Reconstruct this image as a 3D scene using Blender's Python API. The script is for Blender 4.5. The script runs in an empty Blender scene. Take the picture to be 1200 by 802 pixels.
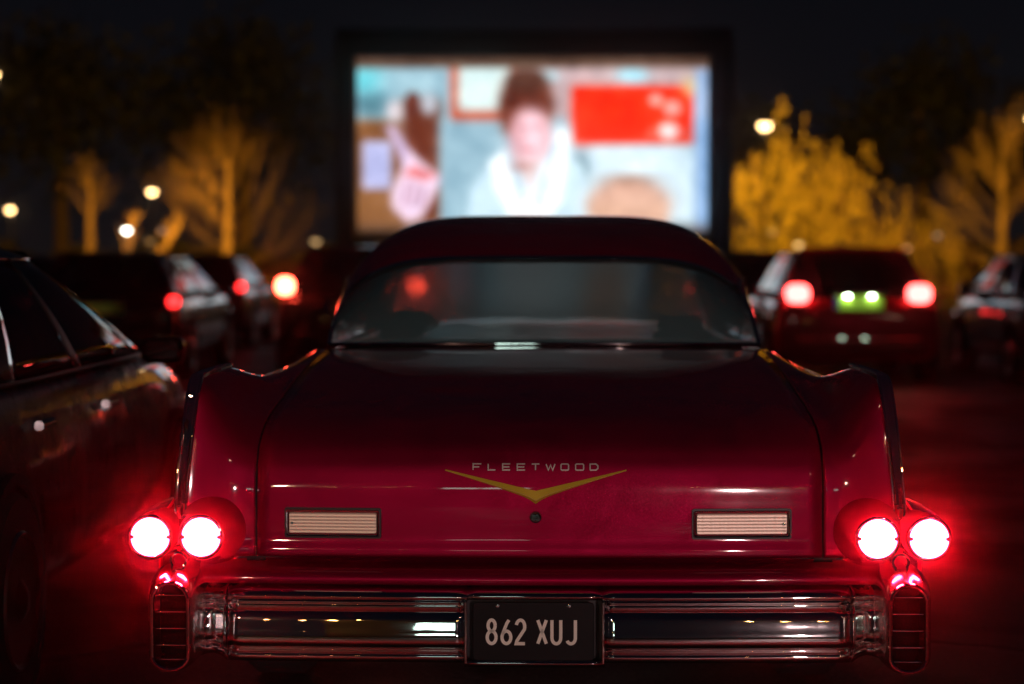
import bpy, bmesh, math, random
from mathutils import Vector, Matrix
PI = math.pi
R = math.radians
random.seed(7)
scene = bpy.context.scene
col = scene.collection

# ------------------------------------------------------------------ helpers
class MB:
    """collects geometry, then links it as ONE mesh object"""
    def __init__(s): s.v = []; s.f = []; s.m = []; s.mi = 0
    def add(s, vs, fs):
        o = len(s.v); s.v += [tuple(p) for p in vs]
        s.f += [tuple(i + o for i in f) for f in fs]; s.m += [s.mi] * len(fs)
        return s
    def box(s, c, d, rot=None):
        x, y, z = d[0] / 2, d[1] / 2, d[2] / 2
        p = [Vector((a * x, b * y, e * z)) for a in (-1, 1) for b in (-1, 1) for e in (-1, 1)]
        if rot is not None: p = [rot @ q for q in p]
        p = [q + Vector(c) for q in p]
        return s.add(p, [(0, 1, 3, 2), (4, 6, 7, 5), (0, 4, 5, 1), (2, 3, 7, 6), (0, 2, 6, 4), (1, 5, 7, 3)])
    def rbox(s, c, d, r, axis='y', n=5, bev=0.0):
        """rounded rectangle extruded along an axis (rounded outline), optional bevel inset at the ends"""
        a, b, t = {'y': (0, 2, 1), 'x': (1, 2, 0), 'z': (0, 1, 2)}[axis]
        ha, hb, ht = d[a] / 2, d[b] / 2, d[t] / 2
        r = min(r, ha * .999, hb * .999)
        def ring(off, ins):
            out = []
            for k, (sx, sy) in enumerate(((1, 1), (-1, 1), (-1, -1), (1, -1))):
                for j in range(n + 1):
                    an = PI / 2 * (k + j / n)
                    rr = max(r - ins, .0002)
                    p = [0, 0, 0]
                    p[a] = c[a] + sx * (ha - r) + rr * math.cos(an)
                    p[b] = c[b] + sy * (hb - r) + rr * math.sin(an)
                    p[t] = c[t] + off
                    out.append(p)
            return out
        if bev > 0: rings = [ring(-ht, bev), ring(-ht + bev, 0), ring(ht - bev, 0), ring(ht, bev)]
        else: rings = [ring(-ht, 0), ring(ht, 0)]
        return s.loft(rings, True, True)
    def loft(s, rings, closed=True, caps=False):
        n = len(rings[0]); vs = [p for r_ in rings for p in r_]; fs = []
        for i in range(len(rings) - 1):
            for j in range(n if closed else n - 1):
                k = (j + 1) % n
                fs.append((i * n + j, i * n + k, (i + 1) * n + k, (i + 1) * n + j))
        if caps:
            fs.append(tuple(range(n))[::-1]); fs.append(tuple((len(rings) - 1) * n + j for j in range(n)))
        return s.add(vs, fs)
    def tube(s, pts, r, n=8, caps=True, closed=False):
        pts = [Vector(p) for p in pts]; rings = []
        N = len(pts); up = None
        for i, p in enumerate(pts):
            if closed: t = pts[(i + 1) % N] - pts[i - 1]
            else: t = pts[min(i + 1, N - 1)] - pts[max(i - 1, 0)]
            t.normalize()
            if up is None:
                up = Vector((0, 0, 1)) if abs(t.z) < .9 else Vector((0, 1, 0))
            a = t.cross(up); 
            if a.length < 1e-6: a = t.orthogonal()
            a.normalize(); b = a.cross(t); up = b.copy()
            rr = r[i] if isinstance(r, (list, tuple)) else r
            rings.append([p + a * (math.cos(2 * PI * k / n) * rr) + b * (math.sin(2 * PI * k / n) * rr) for k in range(n)])
        if closed: rings.append(rings[0]); return s.loft(rings, True, False)
        return s.loft(rings, True, caps)
    def lathe(s, prof, c=(0, 0, 0), axis='y', n=32, caps=True):
        """prof: list of (radius, offset along axis)"""
        rings = []
        for (r_, o) in prof:
            ring = []
            for k in range(n):
                a = 2 * PI * k / n; u, w = r_ * math.cos(a), r_ * math.sin(a)
                q = {'y': (u, o, w), 'z': (u, w, o), 'x': (o, u, w)}[axis]
                ring.append((c[0] + q[0], c[1] + q[1], c[2] + q[2]))
            rings.append(ring)
        return s.loft(rings, True, caps)
    def torus(s, c, R_, r_, axis='y', n=32, m=8):
        pts = []
        for k in range(n):
            a = 2 * PI * k / n; u, w = R_ * math.cos(a), R_ * math.sin(a)
            q = {'y': (u, 0, w), 'z': (u, w, 0), 'x': (0, u, w)}[axis]
            pts.append((c[0] + q[0], c[1] + q[1], c[2] + q[2]))
        return s.tube(pts, r_, m, closed=True)
    def grid(s, rows):
        return s.loft(rows, False, False)
    def sphere(s, c, r, n=10):
        rad = r if isinstance(r, (tuple, list)) else (r, r, r)
        rings = []
        for i in range(1, n):
            a = PI * i / n
            rings.append([(c[0] + rad[0] * math.sin(a) * math.cos(2 * PI * k / (2 * n)), c[1] + rad[1] * math.sin(a) * math.sin(2 * PI * k / (2 * n)), c[2] + rad[2] * math.cos(a)) for k in range(2 * n)])
        return s.loft(rings, True, True)
    def build(s, name, mats, parent=None, smooth=True, solid=0, subd=0, bevel=0, angle=40, loc=None):
        me = bpy.data.meshes.new(name)
        me.from_pydata(s.v, [], s.f)
        if not isinstance(mats, (list, tuple)): mats = [mats]
        for m in mats: me.materials.append(m)
        me.polygons.foreach_set('material_index', s.m)
        bm = bmesh.new(); bm.from_mesh(me)
        bmesh.ops.recalc_face_normals(bm, faces=bm.faces)
        bm.to_mesh(me); bm.free()
        if smooth:
            me.polygons.foreach_set('use_smooth', [True] * len(me.polygons))
            try: me.set_sharp_from_angle(angle=R(angle))
            except Exception: pass
        me.update()
        o = bpy.data.objects.new(name, me); col.objects.link(o)
        if solid:
            md = o.modifiers.new('thick', 'SOLIDIFY'); md.thickness = solid; md.offset = -1
        if bevel:
            md = o.modifiers.new('bev', 'BEVEL'); md.width = bevel; md.segments = 2; md.limit_method = 'ANGLE'; md.angle_limit = R(35)
        if subd:
            md = o.modifiers.new('sub', 'SUBSURF'); md.levels = subd; md.render_levels = subd
        if parent is not None: o.parent = parent
        if loc: o.location = loc
        return o

def tag(o, label=None, cat=None, group=None, kind=None):
    if label: o['label'] = label
    if cat: o['category'] = cat
    if group: o['group'] = group
    if kind: o['kind'] = kind
    return o

def empty(name, loc, rz=0, label=None, cat=None, group=None):
    o = bpy.data.objects.new(name, None); col.objects.link(o)
    o.location = loc; o.rotation_euler.z = rz; o.empty_display_size = .2
    return tag(o, label, cat, group)

def lerp(a, b, t): return a + (b - a) * t
def sstep(t): t = max(0, min(1, t)); return t * t * (3 - 2 * t)
def interp(tab, x):
    if x <= tab[0][0]: return tab[0][1]
    for (a, b), (c, d) in zip(tab, tab[1:]):
        if x <= c: return lerp(b, d, (x - a) / (c - a))
    return tab[-1][1]
def catmull(P, per=5):
    out = []
    n = len(P)
    for i in range(n - 1):
        p0, p1, p2, p3 = P[max(i - 1, 0)], P[i], P[i + 1], P[min(i + 2, n - 1)]
        for k in range(per):
            t = k / per; t2 = t * t; t3 = t2 * t
            out.append(tuple(.5 * (2 * b + (c - a) * t + (2 * a - 5 * b + 4 * c - d) * t2 + (3 * b - a - 3 * c + d) * t3)
                             for a, b, c, d in zip(p0, p1, p2, p3)))
    out.append(tuple(P[-1])); return out

# ------------------------------------------------------------------ materials
def new_mat(name):
    m = bpy.data.materials.new(name); m.use_nodes = True
    nt = m.node_tree; b = nt.nodes['Principled BSDF']
    return m, nt, b
def noise_bump(nt, b, scale, strength, dist=.01, detail=4, coord='Object'):
    tc = nt.nodes.new('ShaderNodeTexCoord'); n = nt.nodes.new('ShaderNodeTexNoise')
    n.inputs['Scale'].default_value = scale; n.inputs['Detail'].default_value = detail
    bp = nt.nodes.new('ShaderNodeBump'); bp.inputs['Strength'].default_value = strength; bp.inputs['Distance'].default_value = dist
    nt.links.new(tc.outputs[coord], n.inputs['Vector']); nt.links.new(n.outputs['Fac'], bp.inputs['Height'])
    nt.links.new(bp.outputs['Normal'], b.inputs['Normal'])
    return tc, n, bp
def mat(name, color, rough=.5, metal=0, coat=0, bump=None, var=0, spec=None, rvar=0):
    m, nt, b = new_mat(name)
    b.inputs['Base Color'].default_value = (*color, 1); b.inputs['Roughness'].default_value = rough
    b.inputs['Metallic'].default_value = metal; b.inputs['Coat Weight'].default_value = coat
    b.inputs['Coat Roughness'].default_value = .04
    if spec is not None: b.inputs['Specular IOR Level'].default_value = spec
    if bump: noise_bump(nt, b, bump[0], bump[1], bump[2] if len(bump) > 2 else .01)
    if var or rvar:
        tc = nt.nodes.new('ShaderNodeTexCoord'); n = nt.nodes.new('ShaderNodeTexNoise')
        n.inputs['Scale'].default_value = 6; n.inputs['Detail'].default_value = 5
        nt.links.new(tc.outputs['Object'], n.inputs['Vector'])
        if var:
            r = nt.nodes.new('ShaderNodeValToRGB')
            r.color_ramp.elements[0].position = .3; r.color_ramp.elements[1].position = .7
            r.color_ramp.elements[0].color = (*[c * (1 - var) for c in color], 1)
            r.color_ramp.elements[1].color = (*[min(1, c * (1 + var)) for c in color], 1)
            nt.links.new(n.outputs['Fac'], r.inputs['Fac']); nt.links.new(r.outputs['Color'], b.inputs['Base Color'])
        if rvar:
            mr = nt.nodes.new('ShaderNodeMapRange'); mr.inputs['To Min'].default_value = max(0, rough - rvar); mr.inputs['To Max'].default_value = rough + rvar
            mr.inputs['From Min'].default_value = .3; mr.inputs['From Max'].default_value = .7
            nt.links.new(n.outputs['Fac'], mr.inputs['Value']); nt.links.new(mr.outputs['Result'], b.inputs['Roughness'])
    return m
def emit(name, color, strength):
    m, nt, b = new_mat(name)
    b.inputs['Base Color'].default_value = (*[c * .5 for c in color], 1)
    b.inputs['Emission Color'].default_value = (*color, 1); b.inputs['Emission Strength'].default_value = strength
    b.inputs['Roughness'].default_value = .2
    return m
def glass_thin(name, tint, rough=.02, ior=1.5):
    """thin pane: clear tinted transmission with a Fresnel reflection"""
    m, nt, b = new_mat(name); nt.nodes.remove(b)
    out = nt.nodes['Material Output']
    t = nt.nodes.new('ShaderNodeBsdfTransparent'); t.inputs['Color'].default_value = (*tint, 1)
    g = nt.nodes.new('ShaderNodeBsdfGlossy'); g.inputs['Roughness'].default_value = rough
    lw = nt.nodes.new('ShaderNodeLayerWeight'); pw = nt.nodes.new('ShaderNodeMath'); pw.operation = 'POWER'; pw.inputs[1].default_value = 5
    fr = nt.nodes.new('ShaderNodeMath'); fr.operation = 'MULTIPLY_ADD'; fr.inputs[1].default_value = .95; fr.inputs[2].default_value = .045
    nt.links.new(lw.outputs['Facing'], pw.inputs[0]); nt.links.new(pw.outputs[0], fr.inputs[0])
    mx = nt.nodes.new('ShaderNodeMixShader')
    nt.links.new(fr.outputs[0], mx.inputs[0]); nt.links.new(t.outputs[0], mx.inputs[1]); nt.links.new(g.outputs[0], mx.inputs[2])
    nt.links.new(mx.outputs[0], out.inputs[0])
    return m, nt, mx, t, out
def paint(name, color, metal=.55, rough=.36):
    m, nt, b = new_mat(name)
    b.inputs['Base Color'].default_value = (*color, 1); b.inputs['Metallic'].default_value = metal
    b.inputs['Roughness'].default_value = rough; b.inputs['Coat Weight'].default_value = 1; b.inputs['Specular IOR Level'].default_value = .15
    b.inputs['Coat Roughness'].default_value = .03
    # slight orange peel in the lacquer, and dust that dulls it unevenly
    tc = nt.nodes.new('ShaderNodeTexCoord')
    n = nt.nodes.new('ShaderNodeTexNoise'); n.inputs['Scale'].default_value = 3.5; n.inputs['Detail'].default_value = 6
    nt.links.new(tc.outputs['Object'], n.inputs['Vector'])
    mr = nt.nodes.new('ShaderNodeMapRange'); mr.inputs['From Min'].default_value = .35; mr.inputs['From Max'].default_value = .7
    mr.inputs['To Min'].default_value = .02; mr.inputs['To Max'].default_value = .10
    nt.links.new(n.outputs['Fac'], mr.inputs['Value']); nt.links.new(mr.outputs['Result'], b.inputs['Coat Roughness'])
    n2 = nt.nodes.new('ShaderNodeTexNoise'); n2.inputs['Scale'].default_value = 2.2; n2.inputs['Detail'].default_value = 1
    nt.links.new(tc.outputs['Object'], n2.inputs['Vector'])
    bp = nt.nodes.new('ShaderNodeBump'); bp.inputs['Strength'].default_value = .4; bp.inputs['Distance'].default_value = .012
    nt.links.new(n2.outputs['Fac'], bp.inputs['Height']); nt.links.new(bp.outputs['Normal'], b.inputs['Coat Normal'])
    # road dust: fine specks and faint wiped smears dull the flake underneath
    n3 = nt.nodes.new('ShaderNodeTexNoise'); n3.inputs['Scale'].default_value = 260; n3.inputs['Detail'].default_value = 3
    n4 = nt.nodes.new('ShaderNodeTexNoise'); n4.inputs['Scale'].default_value = 5; n4.inputs['Detail'].default_value = 8; n4.inputs['Distortion'].default_value = 1.2
    for q in (n3, n4): nt.links.new(tc.outputs['Object'], q.inputs['Vector'])
    mu = nt.nodes.new('ShaderNodeMath'); mu.operation = 'MULTIPLY'
    nt.links.new(n3.outputs['Fac'], mu.inputs[0]); nt.links.new(n4.outputs['Fac'], mu.inputs[1])
    m2 = nt.nodes.new('ShaderNodeMapRange'); m2.inputs['From Min'].default_value = .12; m2.inputs['From Max'].default_value = .42
    m2.inputs['To Min'].default_value = rough - .10; m2.inputs['To Max'].default_value = rough + .14
    nt.links.new(mu.outputs[0], m2.inputs['Value']); nt.links.new(m2.outputs['Result'], b.inputs['Roughness'])
    m3 = nt.nodes.new('ShaderNodeMix'); m3.data_type = 'RGBA'
    m3.inputs[6].default_value = (*[c * .78 for c in color], 1); m3.inputs[7].default_value = (*[c * 1.25 for c in color], 1)
    nt.links.new(m2.outputs['Result'], m3.inputs[0]); nt.links.new(m3.outputs[2], b.inputs['Base Color'])
    return m

M = {}
M['red'] = paint('crimson_paint', (.33, .001, .042), .7, .54)
def chrome_mat(lo=.008, hi=.035):
    m, nt, b = new_mat('chrome'); b.inputs['Base Color'].default_value = (.78, .78, .78, 1); b.inputs['Metallic'].default_value = 1
    tc = nt.nodes.new('ShaderNodeTexCoord')
    n = nt.nodes.new('ShaderNodeTexNoise'); n.inputs['Scale'].default_value = 9; n.inputs['Detail'].default_value = 8; n.inputs['Roughness'].default_value = .65
    nt.links.new(tc.outputs['Object'], n.inputs['Vector'])
    mr = nt.nodes.new('ShaderNodeMapRange'); mr.inputs['From Min'].default_value = .4; mr.inputs['From Max'].default_value = .75
    mr.inputs['To Min'].default_value = lo; mr.inputs['To Max'].default_value = hi
    nt.links.new(n.outputs['Fac'], mr.inputs['Value']); nt.links.new(mr.outputs['Result'], b.inputs['Roughness'])
    n2 = nt.nodes.new('ShaderNodeTexNoise'); n2.inputs['Scale'].default_value = 14; n2.inputs['Detail'].default_value = 3
    mp = nt.nodes.new('ShaderNodeMapping'); mp.inputs['Scale'].default_value = (.35, 1, 1)
    nt.links.new(tc.outputs['Object'], mp.inputs['Vector']); nt.links.new(mp.outputs[0], n2.inputs['Vector'])
    bp = nt.nodes.new('ShaderNodeBump'); bp.inputs['Strength'].default_value = .05; bp.inputs['Distance'].default_value = .006
    nt.links.new(n2.outputs['Fac'], bp.inputs['Height']); nt.links.new(bp.outputs['Normal'], b.inputs['Normal'])
    return m
M['chrome'] = chrome_mat(); M['chrome_worn'] = chrome_mat(.12, .32)
M['letter'] = mat('lettering_chrome', (.78, .72, .66), .4, .5)
M['gold_glint'] = mat('gold_glint', (1, .74, .16), .30, .3)
M['gold'] = mat('gold_emblem', (.85, .60, .05), .42, .25, 0, (300, .15, .001))
M['plate_black'] = mat('plate_black', (.004, .004, .005), .35, 0, 0, (60, .15, .002), spec=.15)
M['plate_text'] = mat('plate_cream', (.98, .95, .80), .5, 0, 0, None, .12)
M['dark'] = mat('dark_underbody', (.012, .012, .013), .7, 0, 0, (20, .3))
M['rubber'] = mat('rubber', (.016, .016, .017), .75, 0, 0, (40, .3, .004))
M['seat'] = mat('seat_cloth', (.05, .035, .03), .8, 0, 0, (80, .3, .004))
M['black_trim'] = mat('black_trim', (.014, .014, .016), .4)
M['pvc'] = mat('inflatable_vinyl', (.003, .004, .012), .7, 0, 0, (3, .5, .05))
M['sheet'] = mat('screen_cloth', (.45, .36, .28), .8, 0, 0, (2, .6, .05))
M['lamp_red'] = emit('tail_lamp_glow', (1, .004, .014), 1150)
M['tail_hot'] = emit('brake_lamp_glow', (1, .06, .055), 17)
M['tail_strong'] = emit('strong_brake_lamp_glow', (1, .06, .03), 45)
M['tail_dim'] = emit('side_lamp_glow', (1, .02, .02), 6)
M['sodium'] = emit('sodium_glow', (1, .62, .25), 14)
M['whitelamp'] = emit('white_lamp_glow', (.95, .95, .85), 14)
M['kiosk_light'] = emit('kiosk_window_glow', (.72, 1, .88), 5)
M['plate_lamp'] = emit('plate_lamp_glow', (.7, 1, .75), 40)
M['void'] = mat('recess_black', (.004, .004, .004), .9, spec=.1)
M['post'] = mat('galvanised_post', (.16, .16, .17), .5, .6)
M['bark'] = mat('bark', (.17, .12, .08), .9, 0, 0, (12, .8, .03), .35)
M['leaf_gold'] = mat('willow_leaf', (.17, .125, .03), .7, 0, 0, None, .45)
M['leaf_dark'] = mat('evergreen_leaf', (.03, .035, .02), .8, 0, 0, None, .4)
M['hedge'] = mat('hedge_leaf', (.05, .045, .02), .85, 0, 0, None, .5)
M['wall'] = mat('low_brick_wall', (.16, .10, .07), .9, 0, 0, (8, .6, .02), .2)
M['kiosk'] = mat('kiosk_panel', (.06, .055, .05), .7, 0, 0, (10, .2))
M['steel'] = mat('rim_alloy', (.35, .35, .36), .3, 1)
M['yellow_plate'] = mat('yellow_plate', (.50, .66, .06), .5)
M['blue_band'] = mat('blue_band', (.01, .04, .5), .5)
M['amber_lens'] = mat('amber_lens', (.5, .16, .02), .15, 0, 1)
M['red_lens'] = mat('red_lens', (.25, .008, .008), .15, 0, 1)
M['clear_lens'] = mat('clear_headlamp', (.5, .52, .55), .12, .5, 1)

def lens_mat():
    # ribbed frosted lens with the reflector behind it catching the light
    m, nt, b = new_mat('frosted_reverse_lens')
    b.inputs['Base Color'].default_value = (1, .82, .66, 1); b.inputs['Roughness'].default_value = .38
    b.inputs['Metallic'].default_value = .35; b.inputs['Coat Weight'].default_value = .6
    tc = nt.nodes.new('ShaderNodeTexCoord')
    w = nt.nodes.new('ShaderNodeTexWave'); w.inputs['Scale'].default_value = 14; w.bands_direction = 'X'
    w2 = nt.nodes.new('ShaderNodeTexWave'); w2.inputs['Scale'].default_value = 36; w2.bands_direction = 'Z'
    nt.links.new(tc.outputs['Object'], w.inputs['Vector']); nt.links.new(tc.outputs['Object'], w2.inputs['Vector'])
    ad = nt.nodes.new('ShaderNodeMath'); ad.operation = 'ADD'
    nt.links.new(w.outputs['Fac'], ad.inputs[0]); nt.links.new(w2.outputs['Fac'], ad.inputs[1])
    bp = nt.nodes.new('ShaderNodeBump'); bp.inputs['Strength'].default_value = .16; bp.inputs['Distance'].default_value = .003
    nt.links.new(ad.outputs[0], bp.inputs['Height']); nt.links.new(bp.outputs['Normal'], b.inputs['Normal'])
    return m
M['reverse'] = lens_mat()

def fogged(name, tint, haze, amount, rough):
    """a misted pane: part scatters light passing through it, part stays clear, and it reflects"""
    m, nt, mx, t, out = glass_thin(name, tint)
    tr = nt.nodes.new('ShaderNodeBsdfTranslucent'); tr.inputs['Color'].default_value = (*haze, 1)
    df = nt.nodes.new('ShaderNodeBsdfDiffuse'); df.inputs['Color'].default_value = (*haze, 1)
    rf = nt.nodes.new('ShaderNodeBsdfRefraction'); rf.inputs['IOR'].default_value = 1.12; rf.inputs['Roughness'].default_value = rough
    rf.inputs['Color'].default_value = (*tint, 1)
    a = nt.nodes.new('ShaderNodeMixShader'); a.inputs[0].default_value = .3
    nt.links.new(tr.outputs[0], a.inputs[1]); nt.links.new(df.outputs[0], a.inputs[2])
    b2 = nt.nodes.new('ShaderNodeMixShader'); b2.inputs[0].default_value = amount[0]
    nt.links.new(t.outputs[0], b2.inputs[1]); nt.links.new(rf.outputs[0], b2.inputs[2])
    c = nt.nodes.new('ShaderNodeMixShader'); c.inputs[0].default_value = amount[1]
    nt.links.new(b2.outputs[0], c.inputs[1]); nt.links.new(a.outputs[0], c.inputs[2])
    nt.links.new(c.outputs[0], mx.inputs[1])
    return m
M['fog_front'] = fogged('misted_windscreen', (.96, .98, .98), (.5, .72, .74), (.6, .12), .30)
M['fog_rear'] = fogged('misted_rear_window', (.94, .97, .97), (.48, .86, .92), (.30, .34), .06)
M['glass_dark'] = glass_thin('tinted_car_glass', (.22, .25, .26))[0]

def asphalt():
    m, nt, b = new_mat('asphalt')
    tc = nt.nodes.new('ShaderNodeTexCoord')
    def nz(s, d=4):
        n = nt.nodes.new('ShaderNodeTexNoise'); n.inputs['Scale'].default_value = s; n.inputs['Detail'].default_value = d
        nt.links.new(tc.outputs['Object'], n.inputs['Vector']); return n
    def ramp(src, stops):
        r = nt.nodes.new('ShaderNodeValToRGB'); e = r.color_ramp.elements
        e[0].position, e[0].color = stops[0][0], (*stops[0][1], 1); e[1].position, e[1].color = stops[1][0], (*stops[1][1], 1)
        nt.links.new(src, r.inputs['Fac']); return r
    big = nz(.35, 5); fine = nz(55, 6); mid = nz(6, 6)
    c1 = ramp(big.outputs['Fac'], [(.35, (.030, .029, .028)), (.7, (.062, .058, .055))])
    c2 = ramp(fine.outputs['Fac'], [(.38, (.3, .3, .3)), (.68, (1.9, 1.9, 1.9))])
    mx = nt.nodes.new('ShaderNodeMix'); mx.data_type = 'RGBA'; mx.blend_type = 'MULTIPLY'; mx.inputs[0].default_value = 1
    nt.links.new(c1.outputs['Color'], mx.inputs[6]); nt.links.new(c2.outputs['Color'], mx.inputs[7])
    # long cracks
    vo = nt.nodes.new('ShaderNodeTexVoronoi'); vo.feature = 'DISTANCE_TO_EDGE'; vo.inputs['Scale'].default_value = .45
    wob = nt.nodes.new('ShaderNodeMix'); wob.data_type = 'VECTOR'; wob.inputs[0].default_value = .18
    nt.links.new(tc.outputs['Object'], wob.inputs[4]); nt.links.new(mid.outputs['Color'], wob.inputs[5]); nt.links.new(wob.outputs[1], vo.inputs['Vector'])
    cr = ramp(vo.outputs['Distance'], [(.0, (.25, .25, .25)), (.022, (1, 1, 1))])
    mx2 = nt.nodes.new('ShaderNodeMix'); mx2.data_type = 'RGBA'; mx2.blend_type = 'MULTIPLY'; mx2.inputs[0].default_value = 1
    nt.links.new(mx.outputs[2], mx2.inputs[6]); nt.links.new(cr.outputs['Color'], mx2.inputs[7])
    nt.links.new(mx2.outputs[2], b.inputs['Base Color'])
    wet = nz(.9, 4)
    mr = nt.nodes.new('ShaderNodeMapRange'); mr.inputs['From Min'].default_value = .42; mr.inputs['From Max'].default_value = .62
    mr.inputs['To Min'].default_value = .42; mr.inputs['To Max'].default_value = .75; b.inputs['Specular IOR Level'].default_value = .3
    nt.links.new(wet.outputs['Fac'], mr.inputs['Value']); nt.links.new(mr.outputs['Result'], b.inputs['Roughness'])
    ad = nt.nodes.new('ShaderNodeMath'); ad.operation = 'MULTIPLY_ADD'; ad.inputs[1].default_value = .35
    nt.links.new(fine.outputs['Fac'], ad.inputs[0]); nt.links.new(cr.outputs['Color'], ad.inputs[2])
    bp = nt.nodes.new('ShaderNodeBump'); bp.inputs['Strength'].default_value = .9; bp.inputs['Distance'].default_value = .02
    nt.links.new(ad.outputs[0], bp.inputs['Height']); nt.links.new(bp.outputs['Normal'], b.inputs['Normal'])
    return m
M['bulb'] = emit('sparkle_bulb_glow', (1, .55, .16), 110)
M['asphalt'] = asphalt()
M['grass'] = mat('dark_grass', (.035, .04, .015), .9, 0, 0, (30, .8, .03), .4)

# ------------------------------------------------------------------ camera
FPX = 2500.0; CZ = 1.32; VPX = 631.0; HZ = 308.0
cam = bpy.data.cameras.new('camera'); camo = bpy.data.objects.new('camera', cam); col.objects.link(camo)
cam.lens = FPX / 1200 * 36; cam.sensor_width = 36; cam.clip_end = 3000; cam.clip_start = .05
camo.location = (0, 0, CZ)
camo.rotation_euler = (R(90) - math.atan((401 - HZ) / FPX), 0, math.atan((VPX - 600) / FPX))
cam.dof.use_dof = True; cam.dof.focus_distance = 5.55; cam.dof.aperture_fstop = 2.05; cam.dof.aperture_blades = 0
scene.camera = camo
def at(px, py, Y): return ((px - VPX) * Y / FPX, CZ + (HZ - py) * Y / FPX)

# ------------------------------------------------------------------ world: night sky
w = bpy.data.worlds.new('World'); scene.world = w; w.use_nodes = True
nt = w.node_tree; bg = nt.nodes['Background']
tc = nt.nodes.new('ShaderNodeTexCoord'); sp = nt.nodes.new('ShaderNodeSeparateXYZ'); rp = nt.nodes.new('ShaderNodeValToRGB')
nt.links.new(tc.outputs['Generated'], sp.inputs[0]); nt.links.new(sp.outputs['Z'], rp.inputs[0]); nt.links.new(rp.outputs[0], bg.inputs[0])
e = rp.color_ramp.elements
e[0].position = 0; e[0].color = (.0056, .0050, .0058, 1); e[1].position = .22; e[1].color = (.0010, .0019, .0040, 1)
bg.inputs['Strength'].default_value = 1

# ------------------------------------------------------------------ ground
g = MB(); g.grid([[(-400, -120, 0), (400, -120, 0)], [(-400, 600, 0), (400, 600, 0)]])
tag(g.build('ground', M['asphalt'], smooth=False), kind='structure')
g = MB(); g.grid([[(-200, 76, .02), (200, 76, .02)], [(-200, 300, .6), (200, 300, .6)]])
tag(g.build('grass_verge', M['grass'], smooth=False), kind='structure')

# ------------------------------------------------------------------ THE VINTAGE CAR (local: y = 0 rear of bumper, +y forward)
CAR = empty('vintage_car', (0, 5.5, 0), R(-.5), 'dark red vintage saloon with tail fins and four round glowing tail lamps, in the foreground', 'car')
D = [(.135, .536), (.10, .542), (.094, .56), (.100, .59), (.100, .64), (.1015, .69), (.106, .745), (.124, .80), (.178, .850), (.36, .903), (.8, .955), (1.3, 1.005), (1.80, 1.035)]
F = [(.135, .536), (.115, .542), (.105, .56), (.095, .59), (.09, .64), (.09, .69), (.10, .80), (.115, .92), (.14, .998), (.21, 1.018), (.58, 1.024), (.93, .960), (1.80, .962)]
FX = [.95, .955, .957, .957, .957, .957, .948, .936, .926, .920, .900, .89, .88]
PER = 6
Dc = catmull(D, PER); Fc = catmull([(a, b, c) for (a, b), c in zip(F, FX)], PER)
LX = .748
def bow(x): return .035 * (x / .75) ** 2
def crown(x, k): return -.014 * (x / .75) ** 2 * (k / len(Dc))
# boot lid
rows = []
for k, (y, z) in enumerate(Dc):
    rows.append([(x, y + bow(x), z + crown(x, k)) for x in [LX * (-1 + 2 * i / 40) for i in range(41)]])
lid = MB().grid(rows).build('boot_lid', M['red'], CAR, solid=.006, bevel=0, angle=60)
def lid_y(x, z):
    pts = [(b, a) for a, b in Dc]
    return interp(sorted(pts), z - 0) + bow(x)
# quarter panels (rear face, inner side of fin)
def quarter(sx):
    rows = []
    for k in range(len(Dc)):
        row = []
        x0 = LX + .006
        for i in range(25):
            u = i / 24; wt = sstep(u) ** 1.25
            x = lerp(x0, Fc[k][2], u)
            y = lerp(Dc[k][0] + bow(LX), Fc[k][0] , wt)
            z = lerp(Dc[k][1] + crown(LX, k), Fc[k][1], wt)
            row.append((sx * x, y, z))
        rows.append(row)
    return MB().grid(rows).build('quarter_panel', M['red'], CAR, solid=.006, angle=60)
for sx in (-1, 1): quarter(sx)
# seam shadow channel beneath the lid gap
for sx in (-1, 1):
    MB().grid([[(sx * x, y + bow(LX) + .014, z - .014) for x in (LX - .02, LX + .03)] for (y, z) in Dc]).build('lid_channel', M['dark'], CAR)
# outer side panels
def ztop(y):
    return interp([(0, .998), (.08, 1.018), (.44, 1.024), (.60, 1.006), (.80, .961), (1.0, .962), (4.6, .95), (5.2, .92), (5.62, .86)], y)
def fxt(y): return interp([(0, .926), (.1, .92), (.45, .90), (.84, .89), (3.5, .9), (5.0, .90), (5.62, .86)], y)
SX = [(.25, .95), (.4, 1.0), (.5, 1.012), (.6, 1.01), (.66, .99), (.7, .962), (.8, .950), (.92, .938), (1.0, .926), (1.03, .915)]
def yrear(z): return interp([(p[1], p[0]) for p in F[:9]], z)
def zlow(y):
    z = .27
    for (yc, r_) in ((4.75, .40),):
        if abs(y - yc) < r_: z = max(z, .32 + math.sqrt(r_ * r_ - (y - yc) ** 2) - .02)
    if abs(y - 1.35) < .34: z = max(z, .30 + .5 * math.sqrt(max(0, .34 ** 2 - (y - 1.35) ** 2)) * .5)
    return z
ys = [0, .04, .08, .14, .22, .32, .44, .54, .64, .74, .84, .95] + [1.0 + .05 * i for i in range(93)]
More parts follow.
